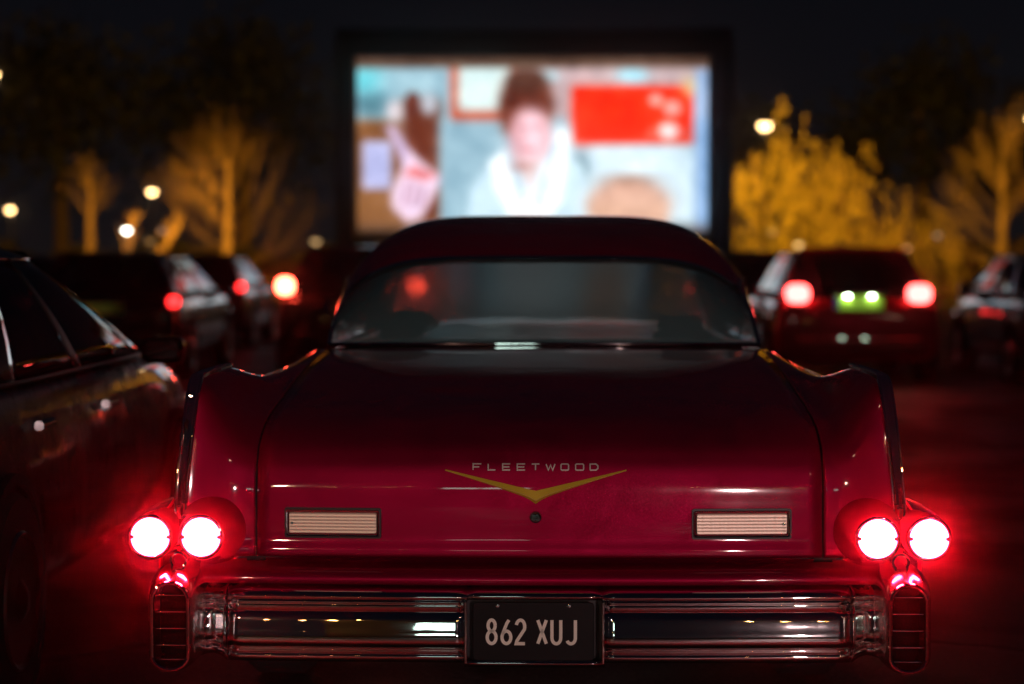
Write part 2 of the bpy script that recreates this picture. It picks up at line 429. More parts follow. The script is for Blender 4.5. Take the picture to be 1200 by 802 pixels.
def side(sx):
    rows = []
    for y in ys:
        zt, zl = ztop(y), zlow(y); row = []
        front = interp([(0, 0), (5.0, 0), (5.45, .04), (5.62, .14)], y)
        fade = interp([(.0, 0), (3.2, 0), (4.4, .06), (5.6, .06)], y)   # bulge flattens forward
        for i in range(23):
            v = i / 22; z = lerp(zt, zl, v)
            x = interp(SX, z); x -= (interp(SX, zt) - fxt(y)) * (1 - sstep((zt - z) / .12))
            if z < .72: x -= fade * sstep((.72 - z) / .1) * .6
            ya = yrear(z) + y * (5.62 - yrear(z)) / 5.62
            row.append((sx * (x - front), ya, z))
        rows.append(row)
    return MB().grid(rows).build('side_panel', M['red'], CAR, solid=.005, angle=50)
for sx in (-1, 1): side(sx)
# belt shelf between fender crest and cabin, cowl and bonnet
for sx in (-1, 1):
    rows = []
    for y in [1.78 + .1 * i for i in range(24)]:
        za, zb = ztop(y), interp([(1.8, 1.02), (2.4, 1.03), (4.1, 1.02)], y)
        rows.append([(sx * lerp(fxt(y), .70, u), y, lerp(za, zb, sstep(u))) for u in [i / 8 for i in range(9)]])
    MB().grid(rows).build('window_sill', M['red'], CAR, solid=.005)
rows = []
for y in [4.05 + .075 * i for i in range(22)]:
    zc = interp([(4.05, 1.03), (4.8, 1.0), (5.4, .95), (5.62, .88)], y)
    rows.append([(lerp(-fxt(y), fxt(y), i / 24), y, lerp(ztop(y), zc, 1 - abs(2 * i / 24 - 1) ** 2.5)) for i in range(25)])
MB().grid(rows).build('bonnet', M['red'], CAR, solid=.005)
MB().grid([[(x, y, z) for x in [lerp(-.78, .78, i / 20) for i in range(21)]] for (y, z) in ((5.62, .87), (5.68, .80), (5.70, .6), (5.68, .42), (5.6, .3))]).build('front_fascia', M['chrome'], CAR, solid=.005)
f = MB(); f.tube([(-.95, 5.5, .42), (-.8, 5.72, .42), (0, 5.78, .42), (.8, 5.72, .42), (.95, 5.5, .42)], .07, 12); f.build('front_bumper', M['chrome'], CAR)
for sx in (-1, 1):
    for dx in (.62, .78):
        MB().lathe([(.085, 5.60), (.085, 5.70), (.07, 5.715), (.0001, 5.72)], (sx * dx, 0, .72), n=24).build('headlamp', M['clear_lens'], CAR)
# undertray and sills
MB().box((0, 2.8, .33), (1.80, 5.2, .1)).build('underbody', M['dark'], CAR, smooth=False)
MB().box((0, .42, .44), (1.66, .5, .22)).build('boot_floor', M['dark'], CAR, smooth=False)

# rear valance: glossy roll under the lid that mirrors it
vp = catmull([(.17, .545), (.135, .528), (.10, .522), (.058, .516), (.035, .503), (.030, .488), (.045, .476), (.09, .472)], 4)
MB().grid([[(x, y + bow(x) * .8, z) for x in [lerp(-.93, .93, i / 40) for i in range(41)]] for (y, z) in vp]).build('rear_valance', M['red'], CAR, solid=.004)

# fin chrome blades
for sx in (-1, 1):
    sec = []
    ctrl = catmull([(a, b, c) for (a, b), c in list(zip(F, FX))[4:11]], 6)
    n = len(ctrl)
    for i, (y, z, x) in enumerate(ctrl):
        a = ctrl[max(i - 1, 0)]; b = ctrl[min(i + 1, n - 1)]
        ty, tz = b[0] - a[0], b[1] - a[1]; L = math.hypot(ty, tz); ny, nz = -tz / L, ty / L   # outward normal
        t = i / (n - 1)
        wd = .015 * (1 if t < .7 else lerp(1, .35, (t - .7) / .3)) * (1 if t > .12 else lerp(.6, 1, t / .12))
        pr = .012
        xc = x - .014
        sec.append([(sx * (xc + dx * wd), y + ny * dn * pr, z + nz * dn * pr) for dx, dn in ((-1.15, -.3), (-1, .55), (-.5, .95), (.0, .72), (.5, 1), (1, .6), (1.15, -.3))])
    fb = MB().loft(sec, True, True).build('fin_blade', M['chrome'], CAR, angle=30)
    MB().tube([Vector(r_[1]) + Vector((0, -.001, .0)) for r_ in sec], .0028, 6).build('edge_bead', M['chrome'], fb)
    MB().tube([Vector(r_[5]) + Vector((0, -.001, .0)) for r_ in sec], .0028, 6).build('edge_bead', M['chrome'], fb)

# tail lamps: body coloured nacelle, chrome bezel, lens, two screws
for sx in (-1, 1):
    for (lx, big) in ((.872, 1), (1.004, 0)):
        X, Z = sx * lx, .611
        nac = MB()
        if big: nac.lathe([(.057, -.022), (.061, -.015), (.066, .015), (.076, .055), (.088, .10), (.098, .16)], (X, 0, Z), n=40, caps=False)
        else: nac.lathe([(.057, -.022), (.060, -.012), (.063, .03), (.066, .10), (.066, .30), (.05, .55), (.02, .8)], (X - sx * .003, 0, Z), n=40, caps=False)
        t = nac.build('tail_lamp', M['red'], CAR)
        MB().torus((X, -.024, Z), .0535, .0055, n=48, m=10).build('bezel', M['chrome'], t)
        MB().lathe([(.051, -.018), (.0505, -.0195), (.046, -.0215), (.030, -.0240), (.012, -.0252), (.0005, -.0255)], (X, 0, Z), n=40).build('lens', M['lamp_red'], t)
        for q in (-1, 1): MB().lathe([(.0055, -.018), (.0055, -.0275), (.003, -.0285)], (X + q * .0465, 0, Z), n=12).build('screw', M['chrome'], t)
    MB().torus((sx * .934, -.004, .548), .020, .0042, n=32).build('exhaust_ring', M['chrome'], CAR)
    MB().lathe([(.019, .06), (.019, .004), (.016, .002), (.0155, .012), (.0005, .013)], (sx * .934, 0, .548), n=24).build('exhaust_outlet', M['red'], CAR)

# bumper
BP = [(.13, .474), (.06, .472), (.028, .468), (.010, .460), (.004, .450), (.010, .440), (.020, .434), (.026, .428), (.020, .420), (.006, .413), (-.001, .404), (-.0038, .392), (-.0068, .369), (-.0098, .346), (-.008, .331), (.005, .318), (.022, .313), (.026, .307), (.018, .300), (.016, .290), (.026, .278), (.06, .272), (.13, .272)]
BPc = catmull(BP, 3)
def bb(x): return .022 * (abs(x) / .8) ** 2.2
def bumper_seg(xa, xb, n=20, prof=BPc):
    return [[(x, y + bb(x), z) for (y, z) in prof] for x in [lerp(xa, xb, i / n) for i in range(n + 1)]]
PL, PR = -.186, .166
# bridge over the plate, recess and lower lip
b2 = MB()
brow = catmull([(.13, .474), (.06, .472), (.028, .468), (.010, .460), (.006, .452), (.012, .444), (.03, .441)], 3)
b2.grid(bumper_seg(PL, PR, 10, brow))
low = catmull([(.035, .292), (.012, .288), (.004, .282), (.006, .274), (.02, .266), (.06, .264)], 3)
b2.grid(bumper_seg(PL - .006, PR + .006, 10, low))
bump = b2.build('bumper', M['chrome'], CAR, solid=.004)
for xa, xb in ((-.812, PL), (PR, .812)): MB().grid(bumper_seg(xa, xb)).build('bumper_bar', M['chrome'], bump, solid=.004, angle=50)
MB().grid([[(PL, .05, .45), (PR, .05, .45)], [(PL, .05, .28), (PR, .05, .28)]]).build('recess', M['black_trim'], bump, smooth=False)
for x in (PL - .002, PR + .002):
    MB().rbox((x, .008, .362), (.007, .05, .158), .003, 'z').build('plate_flange', M['chrome'], bump)
# bumper ends curving into the pods
for sx in (-1, 1):
    rows = []
    for i in range(13):
        u = i / 12; x = lerp(.818, .912, u); fy = .022 + .10 * math.sin(u * PI) * .55 + .02 * u
        sc = 1 - .10 * math.sin(u * PI)
        rows.append([(sx * x, fy + y * (1 - .3 * math.sin(u * PI)), .372 + (z - .372) * sc) for (y, z) in BPc])
    e_ = MB().grid(rows).build('bumper_end', M['chrome'], bump, solid=.004, angle=50)
    # pod housing
    cx = sx * .944
    def rr(y, hw, zt, zb, n=6):
        pts = []
        for k, (qx, qz) in enumerate(((1, 1), (-1, 1), (-1, -1), (1, -1))):
            zc = (zt - hw) if qz > 0 else (zb + hw * .8)
            rz = hw if qz > 0 else hw * .8
            for j in range(n + 1):
                a = PI / 2 * (k + j / n)
                pts.append((cx + qx * hw * 0 + hw * math.cos(a) * (1 if True else 0), y, zc + rz * math.sin(a)))
        return pts
    st = [(-.080, .048, .498, .276), (-.074, .054, .507, .270), (-.056, .060, .521, .266), (-.028, .063, .534, .264), (.02, .065, .541, .262), (.5, .058, .53, .27)]
    pod = MB().loft([rr(*s_) for s_ in st], True, False).build('bumper_pod', M['chrome_worn'], CAR)
    MB().tube(rr(-.080, .0465, .500, .2765), .0058, 8, closed=True).build('rim', M['chrome'], pod)
    rc = MB().loft([rr(-.076, .043, .496, .281), rr(.01, .041, .493, .285)], True, False); rc.add(rr(.01, .041, .495, .285), [tuple(range(28))])
    rc.build('recess', M['void'], pod)
    for z in (.466, .423, .380, .337, .300):
        MB().rbox((cx, -.042, z), (.079, .045, .0045), .002, 'x').build('louvre', M['chrome'], pod)
# the recess cap faces the camera a little behind the louvres

# number plate
PX, PZ = -.0125, .3625
plate = MB().rbox((PX, .012, PZ), (.316, .006, .153), .012, 'y', bev=.0015).build('number_plate', M['plate_black'], CAR)
plate['label'] = 'black number plate with cream characters'
def ribbon(mb, pts, wd, dep, yfun):
    """flat stroke of width wd following pts (x,z), standing dep proud of the surface yfun(x,z)"""
    n = len(pts); L = []; Rr = []
    for i in range(n):
        p = Vector(pts[i]); a = (p - Vector(pts[i - 1])).normalized() if i > 0 else None
        b = (Vector(pts[i + 1]) - p).normalized() if i < n - 1 else None
        if a is None: a = b
        if b is None: b = a
        t = (a + b); t = t.normalized() if t.length > 1e-6 else a
        nn = Vector((-t.y, t.x)); k = 1 / max(.5, nn.dot(Vector((-a.y, a.x))))
        L.append(p + nn * wd / 2 * k); Rr.append(p - nn * wd / 2 * k)
    rings = []
    for l, r_ in zip(L, Rr):
        rings.append([(l.x, yfun(l.x, l.y) + .0005, l.y), (l.x, yfun(l.x, l.y) - dep, l.y), (r_.x, yfun(r_.x, r_.y) - dep, r_.y), (r_.x, yfun(r_.x, r_.y) + .0005, r_.y)])
    mb.loft(rings, True, True)
def arc(cx, cz, rx, rz, a0, a1, n=10):
    return [(cx + rx * math.cos(R(lerp(a0, a1, i / n))), cz + rz * math.sin(R(lerp(a0, a1, i / n)))) for i in range(n + 1)]
def glyph(ch):
    # unit box: x 0..1, z 0..1 (stroke centre lines)
    return {
        '8': [arc(.5, .765, .40, .235, 0, 360, 20), arc(.5, .265, .5, .265, 0, 360, 20)],
        '6': [[(.78, 1.0)] + [(.55, .86), (.22, .55)] + arc(.5, .265, .5, .265, 155, 515, 24)],
        '2': [arc(.5, .72, .48, .28, 165, -25, 12) + [(.10, .12), (.02, 0), (1, 0)]],
        'X': [[(.02, 0), (.98, 1)], [(.98, 0), (.02, 1)]],
        'U': [[(.0, 1), (.0, .26)] + arc(.5, .25, .5, .25, 180, 360, 12) + [(1, 1)]],
        'J': [[(1, 1), (1, .26)] + arc(.5, .25, .5, .25, 0, -150, 12)],
        'F': [[(0, 0), (0, 1), (1, 1)], [(0, .5), (.75, .5)]],
        'L': [[(0, 1), (0, 0), (1, 0)]],
        'E': [[(1, 1), (0, 1), (0, 0), (1, 0)], [(0, .5), (.9, .5)]],
        'T': [[(0, 1), (1, 1)], [(.5, 1), (.5, 0)]],
        'W': [[(0, 1), (.25, 0), (.5, .8), (.75, 0), (1, 1)]],
        'O': [[(.1, 0), (.9, 0), (1, .15), (1, .85), (.9, 1), (.1, 1), (0, .85), (0, .15), (.1, 0)]],
        'D': [[(0, 0), (.75, 0), (1, .25), (1, .75), (.75, 1), (0, 1), (0, 0)]],
    }[ch]
tx = MB()
for ch, pa in (('8', 568.8), ('6', 586.2), ('2', 602.8), ('X', 628.2), ('U', 645.0), ('J', 662.2)):
    x0 = (pa + 2 - VPX) / 453.3; wch = 10.4 / 453.3; zb = .3310; hh = .0615
    for st in glyph(ch):
        ribbon(tx, [(x0 + p[0] * wch, zb + p[1] * hh) for p in st], .0085, .0012, lambda x, z: .009)
tx.build('plate_characters', M['plate_text'], plate, smooth=False)
for x in (-.106, .080): MB().lathe([(.0045, .01), (.0045, .0065), (.002, .006)], (x, 0, .4295), n=12).build('screw', M['chrome'], plate)

# lettering, emblem, lock on the lid
lt = MB()
for ch, pa, pb in (('F', 553.9, 565), ('L', 571.5, 581.5), ('E', 588.3, 598.6), ('E', 605.2, 616), ('T', 622, 632.6), ('W', 638.7, 650.6), ('O', 656, 666.4), ('O', 673, 683.8), ('D', 689.8, 700.4)):
    k = 5.68 / FPX
    x0, x1 = (pa + .8 - VPX) * k, (pb - .8 - VPX) * k; z0, z1 = .7735, .7890
    for st in glyph(ch):
        ribbon(lt, [(lerp(x0, x1, p[0]), lerp(z0, z1, p[1])) for p in st], .0034, .0040, lid_y)
lt.build('lettering', M['letter'], lid, smooth=False)
em = MB(); k = 5.67 / FPX; cxv = (627.5 - VPX) * k
secs = []
for i in range(-16, 17):
    u = i / 16; a = abs(u); x = cxv + u * 105.5 * k
    top = lerp(.7195, .7745, a) ; bot = lerp(.6900, .7710, a ** .88)
    if a < .10: bot -= .005 * (1 - a / .10)
    mid = lerp(top, bot, .72); th = lerp(.011, .002, a)
    secs.append([(x, lid_y(x, top) + .002, top), (x, lid_y(x, top) - th * .35, top), (x, lid_y(x, mid) - th, mid), (x, lid_y(x, bot) - th * .2, bot), (x, lid_y(x, bot) + .002, bot)])
em.loft(secs, True, True); em.mi = 1; em.tube([Vector(q[2]) + Vector((0, -.0006, 0)) for q in secs], [lerp(.0016, .0006, abs(i - 16) / 16) for i in range(33)], 6)  # ridge bead in brighter gold: the bevel's glint put into its colour
em.build('chevron_emblem', [M['gold'], M['gold_glint']], lid, angle=20)
lx, lz = (627.5 - VPX) * k, CZ - (606 - HZ) * 5.62 / FPX
ly = lid_y(lx, lz)
lk = MB().lathe([(.0165, .006), (.0165, -.004), (.015, -.007), (.0125, -.006), (.011, -.008), (.003, -.0085)], (lx, ly, lz), n=28)
for a in range(6): lk.box((lx + .008 * math.cos(a * PI / 3), ly - .0085, lz + .008 * math.sin(a * PI / 3)), (.004, .003, .004))
lk.build('boot_lock', M['chrome'], lid)
# reversing lamps
for xa, xb in ((333, 444), (812.5, 926)):
    k = 5.62 / FPX; x0, x1 = (xa - VPX) * k, (xb - VPX) * k; cx = (x0 + x1) / 2; z0, z1 = CZ - (630 - HZ) * k, CZ - (598.5 - HZ) * k; zc = (z0 + z1) / 2
    y = lid_y(cx, zc)
    n_ = 4; hw, hh = (x1 - x0) / 2, (z1 - z0) / 2
    def rl(off, hw, hh, r_=.006):
        out = []
        for kk, (qx, qz) in enumerate(((1, 1), (-1, 1), (-1, -1), (1, -1))):
            for j in range(n_ + 1):
                a = PI / 2 * (kk + j / n_); xx = cx + qx * (hw - r_) + r_ * math.cos(a); out.append((xx, lid_y(xx, zc) - .003 + off, zc + qz * (hh - r_) + r_ * math.sin(a)))
        return out
    fr = MB().loft([rl(.012, hw, hh), rl(-.008, hw, hh), rl(-.012, hw - .0015, hh - .0015), rl(-.011, hw - .0045, hh - .0045), rl(.004, hw - .006, hh - .006)], True, False).build('reversing_lamp', M['chrome'], CAR, angle=30)
    MB().loft([rl(.0, hw - .007, hh - .007), rl(-.006, hw - .009, hh - .009)], True, True).build('lens', M['reverse'], fr, angle=20)
    for q in (-1, 1): MB().lathe([(.0035, -.006), (.0035, -.0085), (.001, -.009)], (cx + q * (hw - .017), y, zc), n=10).build('screw', M['chrome'], fr)
    MB().loft([rl(.011, hw + .004, hh + .005), rl(-.003, hw + .004, hh + .005), rl(-.003, hw, hh), rl(.011, hw, hh)], True, False).build('gasket', M['black_trim'], fr)

# roof
def rz_(y): return interp([(2.28, 1.337), (2.36, 1.375), (2.5, 1.425), (2.7, 1.472), (2.95, 1.503), (3.2, 1.515), (3.5, 1.512), (3.8, 1.49), (4.0, 1.46), (4.1, 1.43)], y)
def rdrop(y): return interp([(2.28, .125), (2.5, .18), (2.9, .24), (3.3, .26), (3.8, .24), (4.1, .19)], y)
def rxw(y): return interp([(2.28, .722), (2.6, .755), (3.3, .772), (4.1, .72)], y)
yc_ = [2.28, 2.31, 2.36, 2.42, 2.5, 2.6, 2.7, 2.82, 2.95, 3.1, 3.25, 3.4, 3.6, 3.8, 3.92, 4.02, 4.1]
zs_ = catmull([(y, rz_(y)) for y in yc_], 3)
rows = []
for (y, z) in zs_:
    row = []
    for i in range(49):
        u = -1 + 2 * i / 48; x = math.sin(u * PI / 2) * rxw(y)
        yy = y + (.16 * abs(x / .70) ** 3 * (1 - sstep((y - 2.28) / .6))) - .12 * (abs(x) / .7) ** 3 * sstep((y - 3.4) / .6)
        row.append((x, yy, z - rdrop(y) * abs(x / rxw(y)) ** 5.4))
    rows.append(row)
MB().grid(rows).build('roof', M['red'], CAR, solid=.02, angle=60)
edge = {-1: [r_[0] for r_ in rows], 1: [r_[-1] for r_ in rows]}
# rear window
def rw_bot(x): return Vector((x, 1.815 + .17 * (abs(x) / .73) ** 3, 1.038 - .008 * (x / .73) ** 2))
def rw_top(x): return Vector((x, 2.285 + .16 * abs(x / .70) ** 3, 1.335 - .125 * abs(x / .722) ** 5.4))
rows = []
N = 32
for j in range(13):
    v = j / 12; row = []
    for i in range(N + 1):
        u = math.sin((-1 + 2 * i / N) * PI / 2)
        p = rw_bot(u * .752).lerp(rw_top(u * .722), v)
        p += Vector((0, -.035, .02)) * math.sin(v * PI)
        row.append(tuple(p))
    rows.append(row)
rwin = MB().grid(rows).build('rear_window', M['fog_rear'], CAR, solid=.005)
loop = rows[0] + [r_[-1] for r_ in rows[1:-1]] + rows[-1][::-1] + [r_[0] for r_ in rows[1:-1]][::-1]
loop = [(p[0] * 1.006, p[1] - .004, p[2] + .003) for p in loop]
MB().tube(loop, .0085, 8, closed=True).build('window_trim', M['chrome'], rwin)
# cabin sides: rear pillar, door windows with chrome, screen pillars
for sx in (-1, 1):
    def sidep(y, v):
        top = min(edge[sx], key=lambda p: abs(p[1] - y)); xt, zt = abs(top[0]), top[2]
        zt = interp([(p[1], p[2]) for p in edge[sx]], y); xt = interp([(p[1], abs(p[0])) for p in edge[sx]], y)
        return (sx * (lerp(.80, xt, v) + .012 * math.sin(v * PI)), y, lerp(1.015, zt + .004, v))
    def panel(ya0, yb0, ya1, yb1, name, m_, v0=0, v1=1, off=0, parent=CAR, **kw):
        rows = []
        for j in range(9):
            v = lerp(v0, v1, j / 8)
            rows.append([tuple(Vector(sidep(lerp(lerp(ya0, ya1, v), lerp(yb0, yb1, v), i / 8), v)) + Vector((sx * off, 0, 0))) for i in range(9)])
        return MB().grid(rows).build(name, m_, parent, **kw)
    # pillar between rear window corner and rear door glass
    rows = []
    for j in range(13):
        v = j / 12
        a = rw_bot(sx * .752).lerp(rw_top(sx * .722), v) + Vector((sx * .004, -.035 * math.sin(v * PI), .02 * math.sin(v * PI)))
        b = Vector(sidep(lerp(2.55, 2.75, v), v))
        rows.append([tuple(a.lerp(b, i / 8) + Vector((sx * .012 * math.sin(i / 8 * PI), 0, 0))) for i in range(9)])
    MB().grid(rows).build('rear_pillar', M['red'], CAR, solid=.004)
    panel(2.58, 3.22, 2.78, 3.22, 'door_window', M['glass_dark'], .05, .95, solid=.004)
    panel(3.26, 3.95, 3.26, 3.80, 'door_window', M['glass_dark'], .05, .95, solid=.004)
    panel(3.215, 3.265, 3.215, 3.265, 'door_pillar', M['chrome'], 0, 1, .004, solid=.004)
    MB().tube([sidep(y, .03) for y in [2.5 + .1 * i for i in range(17)]], .008, 6).build('window_trim', M['chrome'], CAR)
    MB().tube([(p[0], p[1], p[2]) for p in edge[sx]], .009, 6).build('rain_gutter', M['chrome'], CAR)
    MB().tube([sidep(3.98, 0), sidep(3.93, .5), (edge[sx][-1][0], edge[sx][-1][1], edge[sx][-1][2])], .02, 8).build('screen_pillar', M['chrome'], CAR)
# windscreen
rows = []
for j in range(9):
    v = j / 8
    rows.append([tuple(Vector((x, 4.28 - .30 * (abs(x) / .76) ** 3, 1.02)).lerp(Vector((x * .92, 4.10 - .12 * (abs(x) / .76) ** 3, 1.425 - .19 * (abs(x) / .76) ** 3.8)), v)) for x in [lerp(-.76, .76, i / 24) for i in range(25)]])
MB().grid(rows).build('windscreen', M['fog_front'], CAR, solid=.005)
MB().box((0, 4.0, .95), (1.5, .35, .12)).build('dashboard', M['seat'], CAR, bevel=.03)
MB().torus((-.38, 3.72, .86), .19, .012, n=32).build('steering_wheel', M['black_trim'], CAR)
# seats
for (yy, zz, nm) in ((2.35, .97, 'rear_seat'), (3.15, 1.03, 'front_seat')):
    MB().rbox((0, yy, zz - .22), (1.36, .20, .44), .09, 'y', bev=.03).rbox((0, yy + .28, .5), (1.36, .6, .2), .08, 'x', bev=.02).build(nm, M['seat'], CAR)
MB().sphere((-.53, 2.86, 1.06), (.12, .05, .08), 10).build('headrest', M['seat'], CAR)
MB().rbox((.50, 2.35, 1.075), (.16, .13, .10), .012, 'y', bev=.01).build('cushion', M['black_trim'], CAR)
MB().box((0, 2.02, 1.005), (1.40, .42, .02)).build('parcel_shelf', M['seat'], CAR)
MB().box((0, 3.95, 1.36), (.2, .03, .05)).build('rear_view_mirror', M['black_trim'], CAR, bevel=.01)
# wheels
def wheel(parent, x, y, r_, wd, sx, rim=None):
    t = MB().lathe([(r_ * .62, -wd / 2), (r_ * .93, -wd / 2), (r_, -wd * .36), (r_, wd * .36), (r_ * .93, wd / 2), (r_ * .62, wd / 2)], (x, y, r_), axis='x', n=36).build('wheel', M['rubber'], parent)
    h = MB().lathe([(r_ * .64, 0), (r_ * .62, .008 * sx), (r_ * .5, -.012 * sx), (r_ * .2, .0), (.03, .02 * sx), (.001, .022 * sx)], (x + sx * (wd / 2 + .002), y, r_), axis='x', n=28)
    h.build('rim', rim or M['steel'], t)
    return t
for sx in (-1, 1):
    for y in (1.35, 4.75): wheel(CAR, sx * .83, y, .36, .2, sx, M['chrome'])

# ------------------------------------------------------------------ MODERN CARS
def modern_car(name, label, x, y, L, W, H, kind, color, rz=0, tail=None, tail_z=.95, tail_w=.24, tail_h=.2, tail_in=0, zb=.93, plate_lit=False, metal=.5, group='cars parked facing the screen', tailx=None, plate=True):
    root = empty(name, (x, y, 0), rz, label, 'car', group)
    pm = paint(name + '_paint', color, metal, .35)
    hw = W / 2
    # --- body loft
    if kind == 'saloon': tops = [(0, .80), (.03, .90), (.12, .955), (.5, .965), (L - 1.25, .96), (L - .6, .88), (L - .2, .78), (L - .05, .66), (L, .52)]
    else: tops = [(0, .72), (.03, zb - .05), (.10, zb), (.5, zb + .01), (L - 1.15, zb + .01), (L - .5, .90), (L - .18, .80), (L - .05, .68), (L, .52)]
    stn = [0, .03, .08, .16, .3, .6, 1.0, 1.5, 2.0, 2.6, L - 1.5, L - 1.1, L - .8, L - .5, L - .3, L - .15, L - .05, L]
    stn = sorted(set(stn))
    rings = []
    for s_ in stn:
        zt = interp(tops, s_); wf = interp([(0, .80), (.03, .92), (.1, .965), (.35, 1), (L - .9, 1), (L - .4, .97), (L - .12, .88), (L, .70)], s_) * hw
        zb0 = interp([(0, .34), (.08, .24), (L - .1, .22), (L, .32)], s_)
        half = [(0, zb0), (wf * .86, zb0), (wf * .955, zb0 + .05), (wf * .995, .42 if zt > .6 else zb0 + .08), (wf, min(.58, zt - .06)), (wf * .985, min(.72, zt - .05)), (wf * .955, zt - .04), (wf * .91, zt), (wf * .5, zt + .012), (0, zt + .015)]
        rings.append([(a, s_, b) for a, b in half] + [(-a, s_, b) for a, b in half[-2:0:-1]])
    MB().loft(rings, True, True).build('body', pm, root, subd=1, angle=70)
    # --- greenhouse
    if kind == 'saloon': yrb, yrt, yft, yfb = .62, 1.30, L - 2.25, L - 1.25; 
    elif kind == 'suv': yrb, yrt, yft, yfb = .10, .38, L - 1.95, L - 1.10
    else: yrb, yrt, yft, yfb = .12, .50, L - 1.95, L - 1.05
    zb_ = (.95 if kind == 'saloon' else zb) - .005
    wb, wt, ze = hw * .925, hw * .70, H - .085
    def S(u, v, s): # side surface
        yy = lerp(lerp(yrb, yrt, v), lerp(yfb, yft, v), u)
        endin = .06 * (abs(2 * u - 1) ** 4)
        return Vector((s * (lerp(wb, wt, v) + .02 * math.sin(v * PI) - endin * (.4 + .6 * v)), yy, lerp(zb_, ze, v)))
    def sp(u0, u1, v0, v1, s, off=0):
        return [[tuple(S(lerp(u0, u1, i / 10), lerp(v0, v1, j / 6), s) + Vector((s * off, 0, 0))) for i in range(11)] for j in range(7)]
    for s in (-1, 1):
        cp = .17 if kind == 'saloon' else .09
        MB().grid(sp(cp - .01, .52, 0.02, 1, s)).build('side_window', M['glass_dark'], root, solid=.004)
        MB().grid(sp(.50, .97, 0.02, 1, s)).build('side_window', M['glass_dark'], root, solid=.004)
        MB().grid(sp(0, cp, 0, 1, s, .004)).build('rear_pillar', pm, root, solid=.01)
        MB().grid(sp(.49, .525, 0, 1, s, .005)).build('door_pillar', M['black_trim'], root, solid=.004)
        MB().grid(sp(.955, 1.0, 0, 1, s, .004)).build('screen_pillar', pm, root, solid=.01)
        MB().tube([S(i / 20, .0, s) + Vector((s * .008, 0, .004)) for i in range(1, 21)], .009, 6).build('window_trim', M['black_trim'], root)
    # roof
    rows = []
    for j in range(15):
        t = j / 14; yy = lerp(yrt - .02, yft + .02, t)
        zc = H + .0 - .05 * (2 * t - 1) ** 4 * 1.2
        rows.append([(math.sin(a) * (wt + .006 - .06 * abs(2 * t - 1) ** 4), yy - (.05 if t < .5 else -.05) * 0, zc - (zc - ze) * abs(math.sin(a)) ** 4) for a in [lerp(-PI / 2, PI / 2, i / 20) for i in range(21)]])
    MB().grid(rows).build('roof', pm, root, solid=.02)
    # end glass
    def endglass(yb, yt, bulge, name_, sgn):
        rows = []
        for j in range(9):
            v = j / 8
            ww = lerp(wb - .02, wt - .06, v)
            zz = lerp(zb_ + .01, H - .03, v)
            rows.append([(x_ * ww, lerp(yb, yt, v) + sgn * bulge * (1 - x_ * x_), zz - .03 * v * abs(x_) ** 3) for x_ in [lerp(-1, 1, i / 16) for i in range(17)]])
        return MB().grid(rows).build(name_, M['glass_dark'], root, solid=.004)
    endglass(yrb + .02, yrt + .01, .05, 'rear_window', -1)
    endglass(yfb - .02, yft - .01, .10, 'windscreen', 1)
    if kind != 'saloon': MB().rbox((0, yrt - .07, H - .035), (wt * 1.75, .16, .025), .01, 'x').build('roof_spoiler', pm, root)
    # lamps
    tx0 = tailx if tailx else hw - tail_w / 2 - .03
    for s in (-1, 1):
        m_ = M['red_lens'] if tail is None else tail
        tl = MB().rbox((s * tx0, .045, tail_z), (tail_w, .11, tail_h), min(tail_w, tail_h) * .42, 'y', bev=.012).build('tail_lamp', m_, root)
        MB().rbox((s * (tx0), .03, tail_z - tail_h / 2 - .018), (tail_w * .8, .06, .03), .012, 'y').build('indicator', M['amber_lens'], tl)
        MB().rbox((s * (hw - .24), L - .16, .66), (.30, .22, .14), .05, 'y', bev=.02).build('headlamp', M['clear_lens'], root)
        MB().rbox((s * (hw + .05), yfb - .30, zb_ + .03), (.17, .09, .11), .04, 'y', bev=.02).build('door_mirror', pm, root)
        for yd in (lerp(yrb, yfb, .22), lerp(yrb, yfb, .60)):
            MB().rbox((s * (hw - .006), yd, zb_ - .13), (.03, .17, .03), .012, 'y').build('door_handle', M['chrome'], root)
        MB().rbox((s * (hw - .30), -.002, .40), (.16, .02, .05), .015, 'y').build('reflector', M['red_lens'], root)
        for yw in (.78, L - .92):
            MB().lathe([(.375, -.02), (.37, .012), (.34, .014), (.338, -.02)], (s * (hw - .004), yw, .33), axis='x', n=32, caps=True).build('wheel_arch', M['dark'], root)
            wheel(root, s * (hw - .085), yw, .325, .20, s)
    MB().rbox((0, .0, .44), (W * .74, .08, .15), .04, 'y', bev=.02).build('rear_bumper', M['black_trim'] if kind == 'suv' else pm, root)
    MB().rbox((0, L - .02, .40), (W * .70, .08, .20), .05, 'y', bev=.02).build('grille', M['black_trim'], root)
    pz = .72 if kind == 'saloon' else .80
    if plate_lit: pz = .885
    pl = MB().rbox((0, -.006, pz), (.54, .012, .16 if plate_lit else .125), .01, 'y').build('number_plate', M['yellow_plate'], root)
    MB().rbox((-.245, -.0145, pz), (.045, .004, .118), .004, 'y').build('country_band', M['blue_band'], pl)
    hd = MB().rbox((0, -.01, pz + .10), (.60, .05, .04), .012, 'y').build('plate_handle', M['chrome'], root)
    if plate_lit:
        for s in (-1, 1): MB().rbox((s * .13, -.045, pz + .074), (.05, .045, .014), .004, 'y').build('plate_lamp', M['plate_lamp'], hd)
    for s in (-1, 1): MB().lathe([(.035, -.05), (.035, .2), (.028, .2), (.028, -.05)], (s * .5, 0, .25), n=16, caps=False).build('exhaust_tip', M['chrome'], root)
